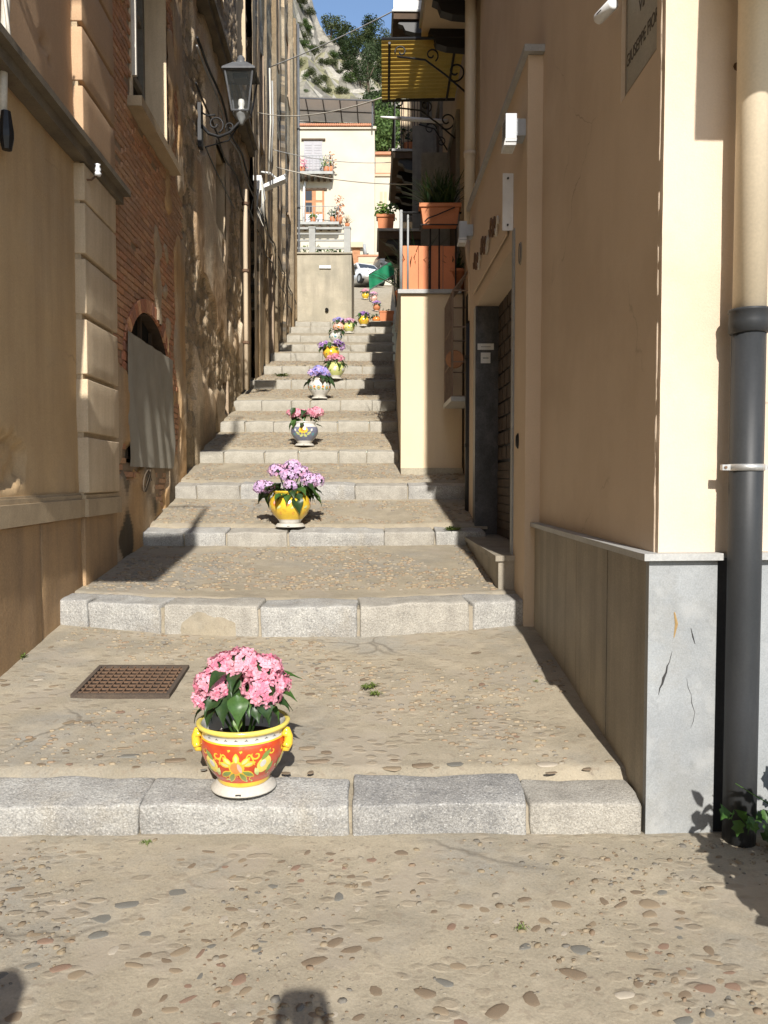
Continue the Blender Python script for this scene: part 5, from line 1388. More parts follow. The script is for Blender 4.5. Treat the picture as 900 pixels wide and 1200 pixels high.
POT_PROF = {
 'bowl': [(.0, 0), (.112, 0), (.118, .012), (.118, .024), (.135, .045), (.165, .09), (.185, .145), (.192, .195), (.188, .225), (.184, .232), (.186, .262), (.200, .270), (.208, .278), (.208, .290), (.198, .294), (.185, .286), (.178, .25), (.170, .20), (.0, .19)],
 'ball': [(.0, 0), (.10, 0), (.105, .02), (.12, .04), (.165, .09), (.195, .15), (.198, .19), (.185, .235), (.155, .27), (.150, .285), (.165, .30), (.168, .31), (.15, .312), (.135, .28), (.13, .25), (0, .25)]}
def prof_at(prof, z):
    pts = prof[1:-3]
    for (r0, z0), (r1, z1) in zip(pts, pts[1:]):
        if z0 <= z <= z1 and z1 > z0: return lerp(r0, r1, (z - z0) / (z1 - z0))
    return pts[-1][0]
class Deco:
    """flat painting laid on a pot's glaze: polygons in (angle, height)"""
    def __init__(s, prof, lift=.0011): s.prof, s.mb, s.lift = prof, MB(), lift
    def pt(s, x, z, l):       # x: metres round the front
        r = prof_at(s.prof, z); rr = .19; a = -math.pi / 2 + x / rr
        return ((r + l) * math.cos(a), (r + l) * math.sin(a), z)
    def blob(s, cx, cz, rx, rz, m, ang=0., point=0., l=1., n=14):
        rx, rz = rx * 1.22, rz * 1.22
        ca, sa = math.cos(ang), math.sin(ang); rings = 3; vs = [s.pt(cx, cz, s.lift * l)]
        for r_ in range(1, rings + 1):
            for k in range(n):
                w = 2 * math.pi * k / n; ux, uz = math.cos(w), math.sin(w)
                uz *= 1 - point * abs(ux) ** 2.0
                ux, uz = ux * rx * r_ / rings, uz * rz * r_ / rings
                vs.append(s.pt(cx + ux * ca - uz * sa, cz + ux * sa + uz * ca, s.lift * l))
        fs = [(0, 1 + k, 1 + (k + 1) % n) for k in range(n)]
        for r_ in range(rings - 1):
            fs += [(1 + r_*n + k, 1 + (r_+1)*n + k, 1 + (r_+1)*n + (k+1) % n, 1 + r_*n + (k+1) % n) for k in range(n)]
        s.mb.add(vs, fs, m)
    def stroke(s, pts, w, m, l=1.):
        vs, n = [], len(pts)
        for i, (x, z) in enumerate(pts):
            a, b = pts[max(i-1, 0)], pts[min(i+1, n-1)]; dx, dz = b[0]-a[0], b[1]-a[1]; L = math.hypot(dx, dz) or 1
            ww = w * (.35 + .65 * math.sin(math.pi * (i + .6) / (n + .2)))
            vs += [s.pt(x - dz/L*ww, z + dx/L*ww, s.lift * l), s.pt(x + dz/L*ww, z - dx/L*ww, s.lift * l)]
        s.mb.add(vs, [(2*i, 2*i+1, 2*i+3, 2*i+2) for i in range(n - 1)], m)
    def scroll(s, cx, cz, r, a0, turns, m, w=.004, flip=1, l=1.):
        s.stroke([(cx + flip * r * (1 - .75*t) * math.cos(a0 + turns*6.28*t), cz + r * (1 - .75*t) * math.sin(a0 + turns*6.28*t)) for t in frange(0, 1, .06)], w, m, l)

def paint(kind, prof):
    d = Deco(prof)
    if kind == 'red':
        for rep in range(3):
            o = rep * .40
            # central pomegranate flower with leaves
            for (x, z, a) in ((-.055, .085, .45), (.055, .085, -.45), (-.03, .065, 1.0), (.03, .065, -1.0)):
                d.blob(o + x, z, .032, .014, 'glaze_yellow', a, .75, 1); d.blob(o + x, z, .026, .010, 'glaze_green', a, .75, 1.6)
            d.blob(o, .118, .030, .034, 'glaze_yellow', 0, .2, 1.2); d.blob(o - .004, .118, .021, .026, 'glaze_orange', 0, .2, 1.8); d.blob(o + .014, .118, .008, .022, 'glaze_pink', .3, .5, 2.2)
            for (x, z, a) in ((-.04, .152, 2.3), (.04, .152, .8), (.0, .165, 1.57), (-.055, .135, 2.8), (.058, .138, .3)):
                d.blob(o + x, z, .024, .012, 'glaze_yellow', a, .6, 1.3); d.blob(o + x * .95, z, .015, .006, 'glaze_pale_green', a, .5, 1.9)
            # lemons
            for sx in (-1, 1):
                d.blob(o + sx * .13, .125, .030, .036, 'glaze_lemon', sx * -.3, .25, 1.2, 18); d.blob(o + sx * .123, .132, .012, .016, 'glaze_white', sx * -.3, .2, 1.8)
                d.blob(o + sx * .133, .172, .026, .011, 'glaze_green', sx * .8, .7, 1.4); d.blob(o + sx * .165, .10, .028, .011, 'glaze_green', sx * 1.2, .7, 1.3); d.blob(o + sx * .098, .092, .022, .010, 'glaze_pale_green', sx * -1.1, .7, 1.3)
                d.scroll(o + sx * .088, .178, .022, 2.6, .95, 'glaze_yellow', .0042, sx, 1.1); d.scroll(o + sx * .165, .185, .018, 2.2, .9, 'glaze_yellow', .0038, sx, 1.1)
                d.stroke([(o + sx * (.035 + .03*t), .145 + .04*math.sin(t*2.2)) for t in frange(0, 1.6, .16)], .0035, 'glaze_yellow', 1.05)
                d.scroll(o + sx * .075, .052, .016, .6, .8, 'glaze_yellow', .003, sx, 1.1)
        q_ = random.Random(4)
        for k in range(46):
            x, z = k / 46 * 2 * math.pi * .19, q_.choice((.045, .07, .195, .205, .16, .10)) + q_.uniform(-.006, .006)
            d.stroke([(x + .011 * t * math.cos(1 + k + 2.2 * t), z + .011 * t * math.sin(1 + k + 2.2 * t)) for t in frange(-1, 1, .25)], .0024, q_.choice(('glaze_yellow', 'glaze_gold', 'glaze_pale_green', 'glaze_orange')), 1.02)
        for k in range(26):
            x = k / 26 * 2 * math.pi * .19
            d.stroke([(x - .008, .246), (x, .249), (x + .008, .246)], .0015, 'glaze_black', 1.2); d.stroke([(x, .247), (x, .254)], .0016, 'glaze_black', 1.2)
    elif kind == 'yellow':
        for k in range(9):
            x = k / 9 * 2 * math.pi * .19
            d.blob(x, .20 + .02 * (k % 2), .017, .026, 'glaze_orange', .2, .2, 1.2); d.blob(x - .004, .205 + .02 * (k % 2), .008, .013, 'glaze_pink', 0, .2, 1.7)
            d.blob(x + .05, .16, .022, .010, 'glaze_pale_green', .6, .7, 1.2); d.blob(x - .03, .13, .020, .009, 'glaze_gold', -.5, .7, 1.2); d.scroll(x + .06, .10, .016, 1, .8, 'glaze_orange', .003)
    elif kind == 'blue':
        for o in (0, .4, .8):
            for k in range(10): a = k * .628; d.blob(o + .045 * math.cos(a), .185 + .03 * math.sin(a), .022, .011, 'glaze_yellow', a, .5, 1.2)
            d.blob(o, .185, .022, .018, 'glaze_orange', 0, 0, 1.8)
            for sx in (-1, 1):
                d.blob(o + sx * .08, .14, .03, .014, 'glaze_pale_green', sx * .7, .6, 1.2); d.blob(o + sx * .03, .11, .026, .014, 'glaze_pale_green', sx * -.5, .5, 1.2); d.blob(o + sx * .12, .19, .02, .012, 'glaze_white', sx, .4, 1.2); d.blob(o + sx * .15, .13, .018, .018, 'glaze_teal', 0, .2, 1.2)
    elif kind == 'white':
        for k in range(8):
            x = k / 8 * 2 * math.pi * .19
            d.blob(x, .15, .028, .034, 'glaze_teal', 0, .2, 1.2); d.blob(x, .15, .017, .022, 'glaze_yellow', 0, .2, 1.7); d.blob(x, .15, .008, .01, 'glaze_blue', 0, 0, 2.2)
            d.blob(x + .075, .165, .020, .016, 'glaze_orange', .4, .3, 1.2); d.blob(x + .075, .125, .022, .010, 'glaze_green', -.4, .6, 1.2); d.scroll(x + .06, .20, .014, 0, .8, 'glaze_blue', .0028); d.scroll(x + .09, .095, .014, 2, .8, 'glaze_blue', .0028)
    else:
        for k in range(6):
            x = k / 6 * 2 * math.pi * .19; d.blob(x, .16, .03, .03, kind, 0, .2, 1.2); d.blob(x + .1, .14, .024, .012, 'glaze_green', .5, .6, 1.2)
    return d.mb
def hydrangea(label, loc, style, s, heads, petals, leaves, pot='ball', body='glaze_yellow', bands=None, deco=None, n_flor=150, rz=0., base=True, seed=0, zs=1.0):
    t = thing('potted_hydrangea', label, 'potted plant', loc, rz, 'painted flower pots on the steps'); q = random.Random(seed)
    prof = [(r * s, z * s * zs) for r, z in POT_PROF[pot]]
    lift = .031 * s if base else 0
    if base:
        mb = MB(); mb.lathe([(0, 0), (.148*s, 0), (.146*s, .006*s), (.136*s, .016*s), (.125*s, .026*s), (.122*s, .032*s), (0, .032*s)], 28); mb.build('pot_base', 'base_white', t, True)
        mb = MB(); mb.box(-.012*s, .012*s, -.1445*s, -.141*s, .006*s, .013*s); mb.build('base_notch', 'crack', t)
    mats = []
    for i in range(len(prof) - 1):
        z = (POT_PROF[pot][i][1] + POT_PROF[pot][i+1][1]) / 2; mm = body
        if bands:
            for (a, b, c) in bands:
                if a <= z <= b: mm = c
        if i >= len(prof) - 4: mm = 'glaze_white'
        if i == len(prof) - 2: mm = 'soil'
        mats.append(mm)
    mb = MB(); mb.lathe(prof, 40, mats=mats); p_ = mb.build('pot', None, t, True, loc=(0, 0, lift))
    if deco:
        dm = paint(deco, POT_PROF[pot]); dm.v = [(x * s, y * s, z * s * zs) for x, y, z in dm.v]; tag(dm.build('painted_decoration', None, p_), kind='stuff')
    top = prof[-4][1] + lift
    for (x, y, z, r_) in heads:
        o = floret_head(r_ * s, int(n_flor * (r_ / .1) ** 2), q.randrange(9999), m=petals, petal=.0185 * s * (1.0 if n_flor > 100 else 1.6)).build('flower_head', None, t)
        o.location = (x * s, y * s, top + z * s); o.rotation_euler = (-y * 2.2, x * 2.2, q.uniform(0, 6))
        if n_flor > 100:
            mb = MB(); mb.tube([(x*.2*s, y*.2*s, top - .08*s), (x*.6*s, y*.6*s, top + z*.4*s), (x*s, y*s, top + z*s)], .006 * s, 5); mb.build('stem', 'leaf_green', t, True)
            mb = floret_core(r_ * s * .8); o2 = mb.build('core', 'leaf_dark', o, True)
    for (x, y, z, a, tilt, L, m) in leaves:
        o = link('leaf', LEAF[(q.randrange(4), m)], t, (x * s, y * s, top + z * s), (q.uniform(-.35, .35), tilt, a), (L * s,) * 3)
    return t, p_, top
def floret_core(r_):
    mb = MB(); mb.lathe([(0, -.35*r_), (.75*r_, -.3*r_), (.95*r_, .1*r_), (.7*r_, .5*r_), (0, .72*r_)], 12); return mb
def auto_leaves(n, seed, spread=.13, zr=(-.02, .14), L=(.10, .15), ms=('leaf_green', 'leaf_dark', 'leaf_dark')):
    q = random.Random(seed); out = []
    for k in range(n):
        a = q.uniform(0, 6.28); r_ = q.uniform(.2, 1) * spread
        out.append((math.cos(a) * r_, math.sin(a) * r_, q.uniform(*zr), a + q.uniform(-.4, .4), q.uniform(.0, .8), q.uniform(*L), q.choice(ms)))
    return out
PINK, LILAC, BLUE, PURPLE, MIX = ('petal_pink', 'petal_pink_deep'), ('petal_lilac', 'petal_lilac_pink'), ('petal_blue', 'petal_lilac'), ('petal_purple', 'petal_lilac'), ('petal_lilac_pink', 'petal_pink')

def on_step(px, py):
    p = ground_hit(px, py); return p
# 1: red pot
p = on_step(286, 921)
leaves1 = [(-.05, -.07, .13, -1.9, .6, .125, 'leaf_dark'), (.0, -.08, .145, -1.0, .35, .12, 'leaf_green'), (.06, -.08, .125, -1.2, .75, .12, 'leaf_dark'), (-.08, -.06, .14, -2.3, .5, .12, 'leaf_dark'),
           (.0, -.12, .05, -1.5, .75, .07, 'leaf_pale'), (.15, -.02, .19, .25, -.5, .10, 'leaf_green'), (.16, -.02, .13, -.1, -.1, .08, 'leaf_green'), (-.13, -.03, .10, -2.9, .5, .12, 'leaf_dark'), (-.11, -.06, .08, -2.3, .5, .09, 'leaf_dark'),
           (.08, -.07, .09, -.6, .4, .10, 'leaf_dark'), (-.01, -.05, .16, -1.7, .3, .12, 'leaf_dark'), (.10, -.10, .13, -.9, .9, .10, 'leaf_dark')] + auto_leaves(34, 3, .15, (.05, .24), (.08, .12), ('leaf_dark', 'leaf_green', 'leaf_dark'))
t, p_, top = hydrangea('pink hydrangea in a red pot painted with lemons, on the lowest step', p, 'red', 1.0,
    [(-.125, -.035, .165, .088), (-.075, .0, .24, .082), (.0, -.01, .265, .080), (.095, -.035, .235, .085), (.095, -.075, .15, .088), (.135, -.01, .175, .075), (-.165, -.03, .105, .058), (-.01, .09, .22, .09)],
    PINK, leaves1, 'bowl', 'glaze_red', [(0, .03, 'glaze_yellow'), (.228, .264, 'glaze_white'), (.222, .233, 'glaze_yellow'), (.264, .292, 'glaze_lemon')], 'red', 150, 0, True, 1, .93)
for sx in (-1, 1):
    mb = MB()
    prof = [(sx * .180, .238), (sx * .196, .232), (sx * .206, .205), (sx * .206, .175), (sx * .196, .150), (sx * .178, .145)]
    mb.tube([(x, -.035, z) for x, z in prof], [.014, .019, .020, .020, .018, .010], 10)
    mb.tube([(sx * .185, -.035, .22), (sx * .208, -.050, .215)], [.02, .012], 8)
    mb.tube([(sx * .19, -.045, .175), (sx * .212, -.054, .165)], [.016, .008], 8)
    mb.build('handle', 'glaze_yellow', p_, True)
# 2: yellow pot
p = on_step(340, 617)
hydrangea('lilac hydrangea in a yellow ball pot with orange painted motifs', p, 'y', 1.10,
    [(-.27, -.05, .04, .075), (-.20, -.08, .03, .07), (-.12, -.02, .19, .085), (.02, .0, .23, .085), (.0, -.06, .14, .08), (.10, -.01, .17, .085), (.19, -.03, .10, .085), (.26, -.02, .10, .075), (.02, -.15, .05, .065), (.14, .08, .14, .07)],
    LILAC, auto_leaves(46, 11, .22, (-.06, .08), (.12, .17)), 'ball', 'glaze_yellow', [(0, .03, 'glaze_white')], 'yellow', 110, 0, True, 2)
# 3: blue pot
p = on_step(357, 522.5)
hydrangea('pink hydrangea in a blue pot painted with a yellow sunflower', p, 'b', 1.02,
    [(-.19, .0, .12, .07), (-.11, -.05, .12, .085), (-.03, -.04, .11, .08), (.12, -.05, .12, .085), (.20, -.02, .14, .08), (.16, .04, .16, .07)],
    PINK, auto_leaves(34, 21, .2, (-.06, .20), (.11, .15)), 'ball', 'glaze_blue', [(0, .03, 'glaze_white'), (.24, .32, 'glaze_white')], 'blue', 60, 0, True, 3)
# 4: white pot
p = on_step(374.5, 467.5)
hydrangea('blue hydrangea in a white pot with coloured painted medallions', p, 'w', 1.08,
    [(-.10, -.03, .10, .10), (.0, -.05, .12, .11), (.09, -.02, .10, .10), (-.02, .05, .18, .09), (.06, .06, .16, .08)],
    BLUE, auto_leaves(24, 31, .2, (-.05, .06), (.12, .16), ('leaf_dark',)), 'ball', 'glaze_white', None, 'white', 50, 0, True, 4)
# the rest, climbing to the top
REST = [(393, 446, 1.0, PINK, 'glaze_pale_green', 'glaze_white', 'pink hydrangea in a pale pot partly hidden behind the white pot'),
        (388, 424.5, 1.12, PURPLE, 'glaze_gold', 'glaze_orange', 'purple hydrangea in a golden pot on the steps above the pale pot'),
        (393.5, 411, 1.0, None, 'glaze_white', 'glaze_teal', 'green plant without blooms in a white and blue pot'),
        (397, 391, 1.05, BLUE, 'glaze_pink', 'glaze_orange', 'violet hydrangea in a pinkish pot on the top step'),
        (409, 391, 1.0, MIX, 'glaze_pale_green', 'glaze_yellow', 'reddish plant in a lime yellow pot on the top step'),
        (426, 383.5, 1.0, PURPLE, 'glaze_yellow', 'glaze_orange', 'small mauve plant in an orange yellow pot on the path above')]
for k, (px, py, s, pet, body, dc, lab) in enumerate(REST):
    p = on_step(px, py)
    if p is None or p.y > 30.4: Y = 30.9 + k * .4; w_ = px_at(px, py, Y); p = Vector((w_.x, Y, path_z(Y)))
    hd = [(-.10, -.02, .08, .10), (.10, -.03, .08, .10), (.0, -.06, .10, .10), (.0, .06, .14, .09)] if pet else []
    if k == 1: hd = [(-.22, -.02, .05, .09), (.24, -.02, .06, .09), (.15, -.05, .12, .08), (-.12, .0, .10, .07), (.28, 0, -.02, .07)]
    hydrangea(lab, p, 'r', s, hd, pet, auto_leaves(26, 40 + k, .2, (-.04, .12), (.12, .17), ('leaf_dark', 'leaf_green')), 'ball', body, [(0, .03, 'glaze_white')], dc, 30, 0, True, 50 + k)
UP = [(428.5, 41, 1.0, PINK, 'glaze_yellow', 'pink hydrangea in a yellow pot far up the path by the green awning'), (438, 40, .95, MIX, 'glaze_pink', 'pale pink plant in a pinkish pot next to the far yellow pot'),
      (441.5, 37, .9, PURPLE, 'terracotta', 'dark purple plant in a clay pot up the path'), (441, 32.5, .85, None, 'glaze_orange', 'leafy plant in an orange pot beside the large terracotta planter')]
for k, (px, Y, s, pet, body, lab) in enumerate(UP):
    x = (px - 450) / F_PX * Y
    hydrangea(lab, (x, Y, path_z(Y)), 'u', s, [(-.10, -.02, .10, .11), (.10, -.03, .10, .11), (.0, .0, .16, .11)] if pet else [], pet, auto_leaves(24, 70 + k, .2, (-.04, .12), (.12, .17), ('leaf_dark',)), 'ball', body, None, None, 24, 0, True, 80 + k)

# ------------------------------------------------------------------ retaining wall, white house, car, hillside
rw = thing('retaining_wall', 'stained concrete retaining wall with a small drain hole at the top of the steps', 'wall', (-2.3, 30.8, 7.2))
WX0, WX1 = XL(30.8) - .1, px_at(412, 340, 30.8).x
def P_grid(x0, x1, z0, z1, Y, res, m, name, par, amp=.02):
    mb = MB(); mb.grid(lambda u, v: (lerp(x0, x1, u), Y + amp * FB(lerp(x0, x1, u) * 1.5, 0, lerp(z0, z1, v) * 1.5, 3), lerp(z0, z1, v)), max(2, int((x1-x0)/res)), max(2, int((z1-z0)/res))); return P(mb.build(name, m, par, True))
ztop = px_at(380, 297, 30.8).z
P_grid(WX0, WX1, 6.9, ztop, 30.8, .08, 'concrete', 'face', rw)
mb = MB(); mb.box(WX0, WX1 - .02, 30.83, 34, 6.9, ztop - .02); mb.box(WX0, WX1 + .03, 30.74, 34, ztop - .02, ztop + .03); P(mb.build('body', 'concrete', rw))
c = px_at(383, 363, 30.75); mb = MB(); mb.tube([(c.x, 30.70, c.z), (c.x, 30.85, c.z)], .07, 10); P(mb.build('drain_hole', 'dark_void', rw))
c = px_at(381, 313, 30.75); mb = MB(); mb.box(c.x - .22, c.x + .22, 30.73, 30.76, c.z - .05, c.z + .06); P(mb.build('wall_plate', 'white_paint', rw))
fn_ = thing('terrace_fence', 'grey concrete post and rail fence on top of the retaining wall', 'fence', (-2.3, 31, ztop))
for (px, w_, h_) in ((366, .24, 1.0), (407, .26, 1.0)):
    c = px_at(px, 290, 31.0); mb = MB(); mb.box(c.x - w_/2, c.x + w_/2, 30.88, 31.12, ztop + .02, ztop + h_); mb.box(c.x - w_/2 - .02, c.x + w_/2 + .02, 30.86, 31.14, ztop + h_, ztop + h_ + .05); P(mb.build('post', 'concrete_grey', fn_))
xa, xb = WX0 + .1, px_at(407, 290, 31).x
for zz, hh in ((.22, .07), (.52, .07), (.78, .06), (.98, .08)):
    mb = MB(); mb.box(xa, xb - .13, 30.97, 31.03, ztop + zz, ztop + zz + hh); P(mb.build('rail', 'concrete_grey', fn_))
for k, px in enumerate((356, 371, 378, 386, 393, 400)):
    c = px_at(px, 288, 32); t = thing('yard_pot', ['pale green plant in a white pot behind the fence rails', 'dark plant in a clay pot behind the concrete fence', 'mid green plant in a white pot behind the fence', 'pale plant in a black pot behind the fence', 'dark plant in a white pot behind the fence', 'mid green plant in a black pot beside the fence post'][k], 'plant', (c.x, 32 + .1 * k, ztop), group='pots in the yard behind the fence')
    mb = MB(); mb.lathe([(0, 0), (.13, 0), (.17, .3), (.18, .34), (.14, .33), (0, .30)], 12); mb.build('pot', ['white_paint', 'terracotta', 'white_paint', 'black_plastic', 'white_paint', 'black_plastic'][k], t, True)
    leafy('p', 50, ((-.2, .2), (-.2, .2), (.32, .65)), .12, None, 120 + k, False).build('foliage', ['leaf_pale', 'leaf_dark', 'leaf_green'][k % 3], t, True)
c = px_at(407, 263, 31.0)
t = thing('post_cactus', 'straw coloured spiky plant in a pot on the concrete fence post', 'plant', (c.x, 31, ztop + 1.05))
mb = MB(); mb.lathe([(0, 0), (.07, 0), (.1, .14), (.08, .14), (0, .12)], 12); mb.build('pot', 'terracotta', t, True)
o = spiky('leaves', (0, 0, .14), 40, .42, 'wood_pale', 5, t, .3, .02); o.matrix_parent_inverse = Matrix.Identity(4)

HY = 56.0
wh = thing('white_house', 'tall cream white house with two balconies and roof terrace under the cliff', 'house', (-4, HY, 15.5))
def hp(px, py): return px_at(px, py, HY)
zc_room = hp(360, 112).z - .7
hx0, hx1, hz1 = hp(300, 150).x, hp(439, 150).x, hp(400, 152).z
mb = MB(); mb.box(hx0, hx1, HY, HY + 9, 14, hz1); P(mb.build('wall', 'house_white', wh))
mb = MB(); mb.box(hx0 - .1, hx1 + .12, HY - .14, HY + .2, hz1 + .01, hz1 + .18); P(mb.build('cornice', 'house_white', wh))
n_ = 34
for k in range(n_):
    x = lerp(hp(349, 145).x, hp(434, 145).x, k / (n_ - 1)); mb = MB()
    mb.tube([(x, HY - .22, hz1 + .20), (x, HY + .35, hz1 + .52)], .09, 8); P(mb.build('roof_tile', 'roof_tile', wh, True))
mb = MB(); mb.box(hx0, hx1 - .5, HY + .5, HY + .7, hz1 + .18, hz1 + .62); P(mb.build('terrace_parapet', 'house_tan', wh))
mb = MB(); mb.box(hx0, hx1 - .7, HY + 2.7, HY + 8.5, hz1 + .1, zc_room); P(mb.build('roof_room', 'house_tan', wh))
# roof canopy
zc_ = hp(360, 112).z - .5
xr0, xr1 = px_at(438, 118, HY - .8).x, px_at(431, 137, HY + 2.4).x
A, B, C_, D = Vector((hx0, HY - .8, zc_ + .15)), Vector((xr0, HY - .8, zc_ - .15)), Vector((xr0, HY + 2.6, zc_ - .25)), Vector((hx0, HY + 2.6, zc_ + .05))
mb = MB(); mb.add([A, B, C_, D], [(0, 1, 2, 3)]); cs = P(mb.build('canopy', 'canopy_sheet', wh))
for k in range(8):
    t_ = k / 7; mb = MB(); mb.tube([A.lerp(B, t_) + Vector((0, 0, -.06)), D.lerp(C_, t_) + Vector((0, 0, -.06))], .045, 5); mb.build('canopy_bar', 'iron_grey', cs)
for k in range(3):
    t_ = k / 2; mb = MB(); mb.tube([A.lerp(D, t_) + Vector((0, 0, -.09)), B.lerp(C_, t_) + Vector((0, 0, -.09))], .05, 5); mb.build('canopy_bar', 'iron_grey', cs)
for q in (B, C_):
    mb = MB(); mb.tube([(q.x - .1, q.y + .3, hz1), (q.x - .1, q.y + .3, q.z)], .06, 6); P(mb.build('canopy_post', 'iron_grey', wh))
# windows with balconies
def french(px0, px1, py0, py1, m, panes):
    a, b = hp(px0, py1), hp(px1, py0); mb = MB(); mb.box(a.x, b.x, HY - .04, HY - .002, a.z, b.z); w_ = P(mb.build('french_window', m, wh))
    mid = (a.x + b.x) / 2
    for s0, s1 in ((a.x, mid), (mid, b.x)):
        if panes:
            for k in range(3):
                za, zb = lerp(a.z, b.z, k / 3) + .1, lerp(a.z, b.z, (k + 1) / 3) - .06
                mb = MB(); mb.box(s0 + .14, s1 - .14, HY - .06, HY - .041, za, zb); mb.build('pane', 'white_paint' if k == 0 else 'glass_dark' if s0 == a.x else 'house_tan', w_)
        else:
            for k in range(12):
                za = lerp(a.z + .1, b.z - .15, k / 12); mb = MB(); mb.box(s0 + .08, s1 - .08, HY - .055, HY - .041, za, za + .12); mb.build('louvre', 'shutter_grey', w_)
    mb = MB(); mb.box(a.x - .15, b.x + .2, HY - .12, HY, b.z, b.z + .12); mb.build('lintel', 'wood_dark', w_)
french(356, 378, 165, 206, 'shutter_grey', False)
french(356, 380, 223, 264, 'wood_orange', True)
def hbal(px0, px1, pyf, seed):
    a, b = hp(px0, pyf), hp(px1, pyf); z = a.z; mb = MB(); mb.box(a.x, b.x, HY - 1.0, HY, z - .18, z); s_ = P(mb.build('balcony', 'concrete_grey', wh))
    n = int((b.x - a.x) / .22)
    for k in range(n + 1):
        x = lerp(a.x, b.x, k / n); mb = MB(); mb.tube([(x, HY - .96, z), (x, HY - .96, z + 1.05)], .014, 4); mb.build('baluster', 'iron_light', s_)
    mb = MB(); mb.tube([(a.x, HY - .96, z + 1.05), (b.x, HY - .96, z + 1.05)], .025, 5); mb.build('handrail', 'iron_light', s_)
    for k in range(6):
        x = lerp(a.x + .2, b.x - .2, k / 5); mb = MB(); mb.box(x - .08, x + .08, HY - .9, HY, z - .34, z - .181); mb.build('corbel', 'wood_dark', s_)
    return a, b, z
a, b, z = hbal(349, 391, 207, 1)
for k, (px, m) in enumerate(((355, 'petal_pink_deep'), (383, 'leaf_pale'), (388, 'wood_orange'))):
    c = hp(px, 207); t = thing('balcony_flowers', ['pot of red flowers on the upper balcony of the white house', 'leafy pot on the upper balcony of the white house', 'brown shrub pot at the upper balcony corner of the white house'][k], 'plant', (c.x, HY - .6, z))
    mb = MB(); mb.lathe([(0, 0), (.16, 0), (.22, .4), (.2, .42), (0, .38)], 10); mb.build('pot', 'terracotta', t, True); leafy('p', 60, ((-.3, .3), (-.25, .25), (.4, 1.0 + .4 * (k == 2))), .2, None, 150 + k, False).build('foliage', m, t, True)
a, b, z = hbal(345, 398, 265, 2)
for k, (px, m, h_) in enumerate(((398, 'terracotta', 1.9), (391, 'leaf_dark', .9), (368, 'leaf_pale', .6))):
    c = hp(px, 265); t = thing('balcony_shrub', ['tall terracotta coloured shrub on the lower balcony of the white house', 'dark potted plant on the lower balcony of the white house', 'low pale plant before the orange window of the white house'][k], 'plant', (c.x, HY - .6, z))
    mb = MB(); mb.lathe([(0, 0), (.18, 0), (.24, .4), (.2, .42), (0, .38)], 10); mb.build('pot', 'terracotta', t, True); leafy('p', 70, ((-.25, .25), (-.25, .25), (.4, h_)), .2, None, 160 + k, False).build('foliage', m, t, True)
pa, pb_ = hp(358, 213), hp(356, 262); mb = MB(); mb.tube([(pa.x, HY - .1, pa.z), (pa.x - .1, HY - .1, pa.z - .6), (pb_.x, HY - .1, pb_.z)], .09, 8); P(mb.build('downpipe', 'white_paint', wh, True))
# ground floor: door and small window
a, b = hp(413, 318), hp(422, 291); mb = MB(); mb.box(a.x, b.x, HY - .05, HY - .002, a.z - .6, b.z); d_ = P(mb.build('door', 'wood_orange', wh)); mb = MB(); mb.box(a.x - .25, b.x + .2, HY - .3, HY, b.z, b.z + .35); mb.build('lintel', 'house_tan', d_)
for k in range(4): mb = MB(); mb.box(a.x + .08, b.x - .08, HY - .065, HY - .051, a.z + k * .42, a.z + k * .42 + .3); mb.build('door_panel', 'wood_orange', d_)
a, b = hp(428, 304), hp(432, 297); mb = MB(); mb.box(a.x, b.x, HY - .06, HY - .002, a.z, b.z); w_ = P(mb.build('window', 'glass_dark', wh)); mb = MB(); mb.box(a.x - .06, b.x + .06, HY - .07, HY - .002, a.z - .08, a.z - .001); mb.build('sill', 'house_tan', w_)
a = hp(427, 288); mb = MB(); mb.tube([(a.x, HY - .3, a.z), (a.x + .1, HY - .3, a.z - .8)], .12, 6); mb.tube([(a.x - .3, HY - .2, a.z - .9), (a.x + .5, HY - .2, a.z - .8)], .06, 6); P(mb.build('wall_lamp', 'iron_light', wh, True))
lw_ = thing('low_garden_wall', 'low tan garden wall at the foot of the white house', 'wall', (hp(428, 315).x, HY - 2, 15)); a, b = hp(421, 322), hp(446, 310); mb = MB(); mb.box(a.x, b.x, HY - 2, HY - 1.7, 14, b.z); P(mb.build('masonry', 'house_tan', lw_)); mb = MB(); mb.box(a.x - .05, b.x + .05, HY - 2.05, HY - 1.65, b.z, b.z + .12); P(mb.build('coping', 'roof_tile', lw_))
# houses beside and behind
nb = thing('tan_house', 'small tan house behind the right corner of the white house', 'house', (1, HY + 6, 18))
a, b = px_at(437, 240, HY + 6), px_at(475, 182, HY + 6); mb = MB(); mb.box(a.x, b.x + 2, HY + 6, HY + 12, 14, px_at(450, 182, HY + 6).z); P(mb.build('wall', 'house_tan', nb))
mb = MB(); zz = px_at(450, 206, HY + 6).z; mb.box(a.x - .2, b.x + 2, HY + 5.4, HY + 6, zz - .15, zz); P(mb.build('ledge', 'roof_tile', nb)); mb = MB(); z_ = px_at(450, 182, HY + 6).z; mb.box(a.x - .2, b.x + 2.2, HY + 5.8, HY + 12.2, z_, z_ + .2); P(mb.build('roof', 'roof_tile', nb))
lb = thing('lower_house', 'cream lower house wall behind the green awning', 'house', (1, HY + 1, 16)); a, b = px_at(439.5, 300, HY + 1.5), px_at(480, 207, HY + 1.5); mb = MB(); mb.box(a.x, b.x + 1, HY + 1.5, HY + 5.3, 13, b.z); P(mb.build('wall', 'house_white', lb)); mb = MB(); mb.box(a.x - .1, b.x + 1.1, HY + 1.4, HY + 5.35, b.z, b.z + .15); P(mb.build('roof_edge', 'house_tan', lb))
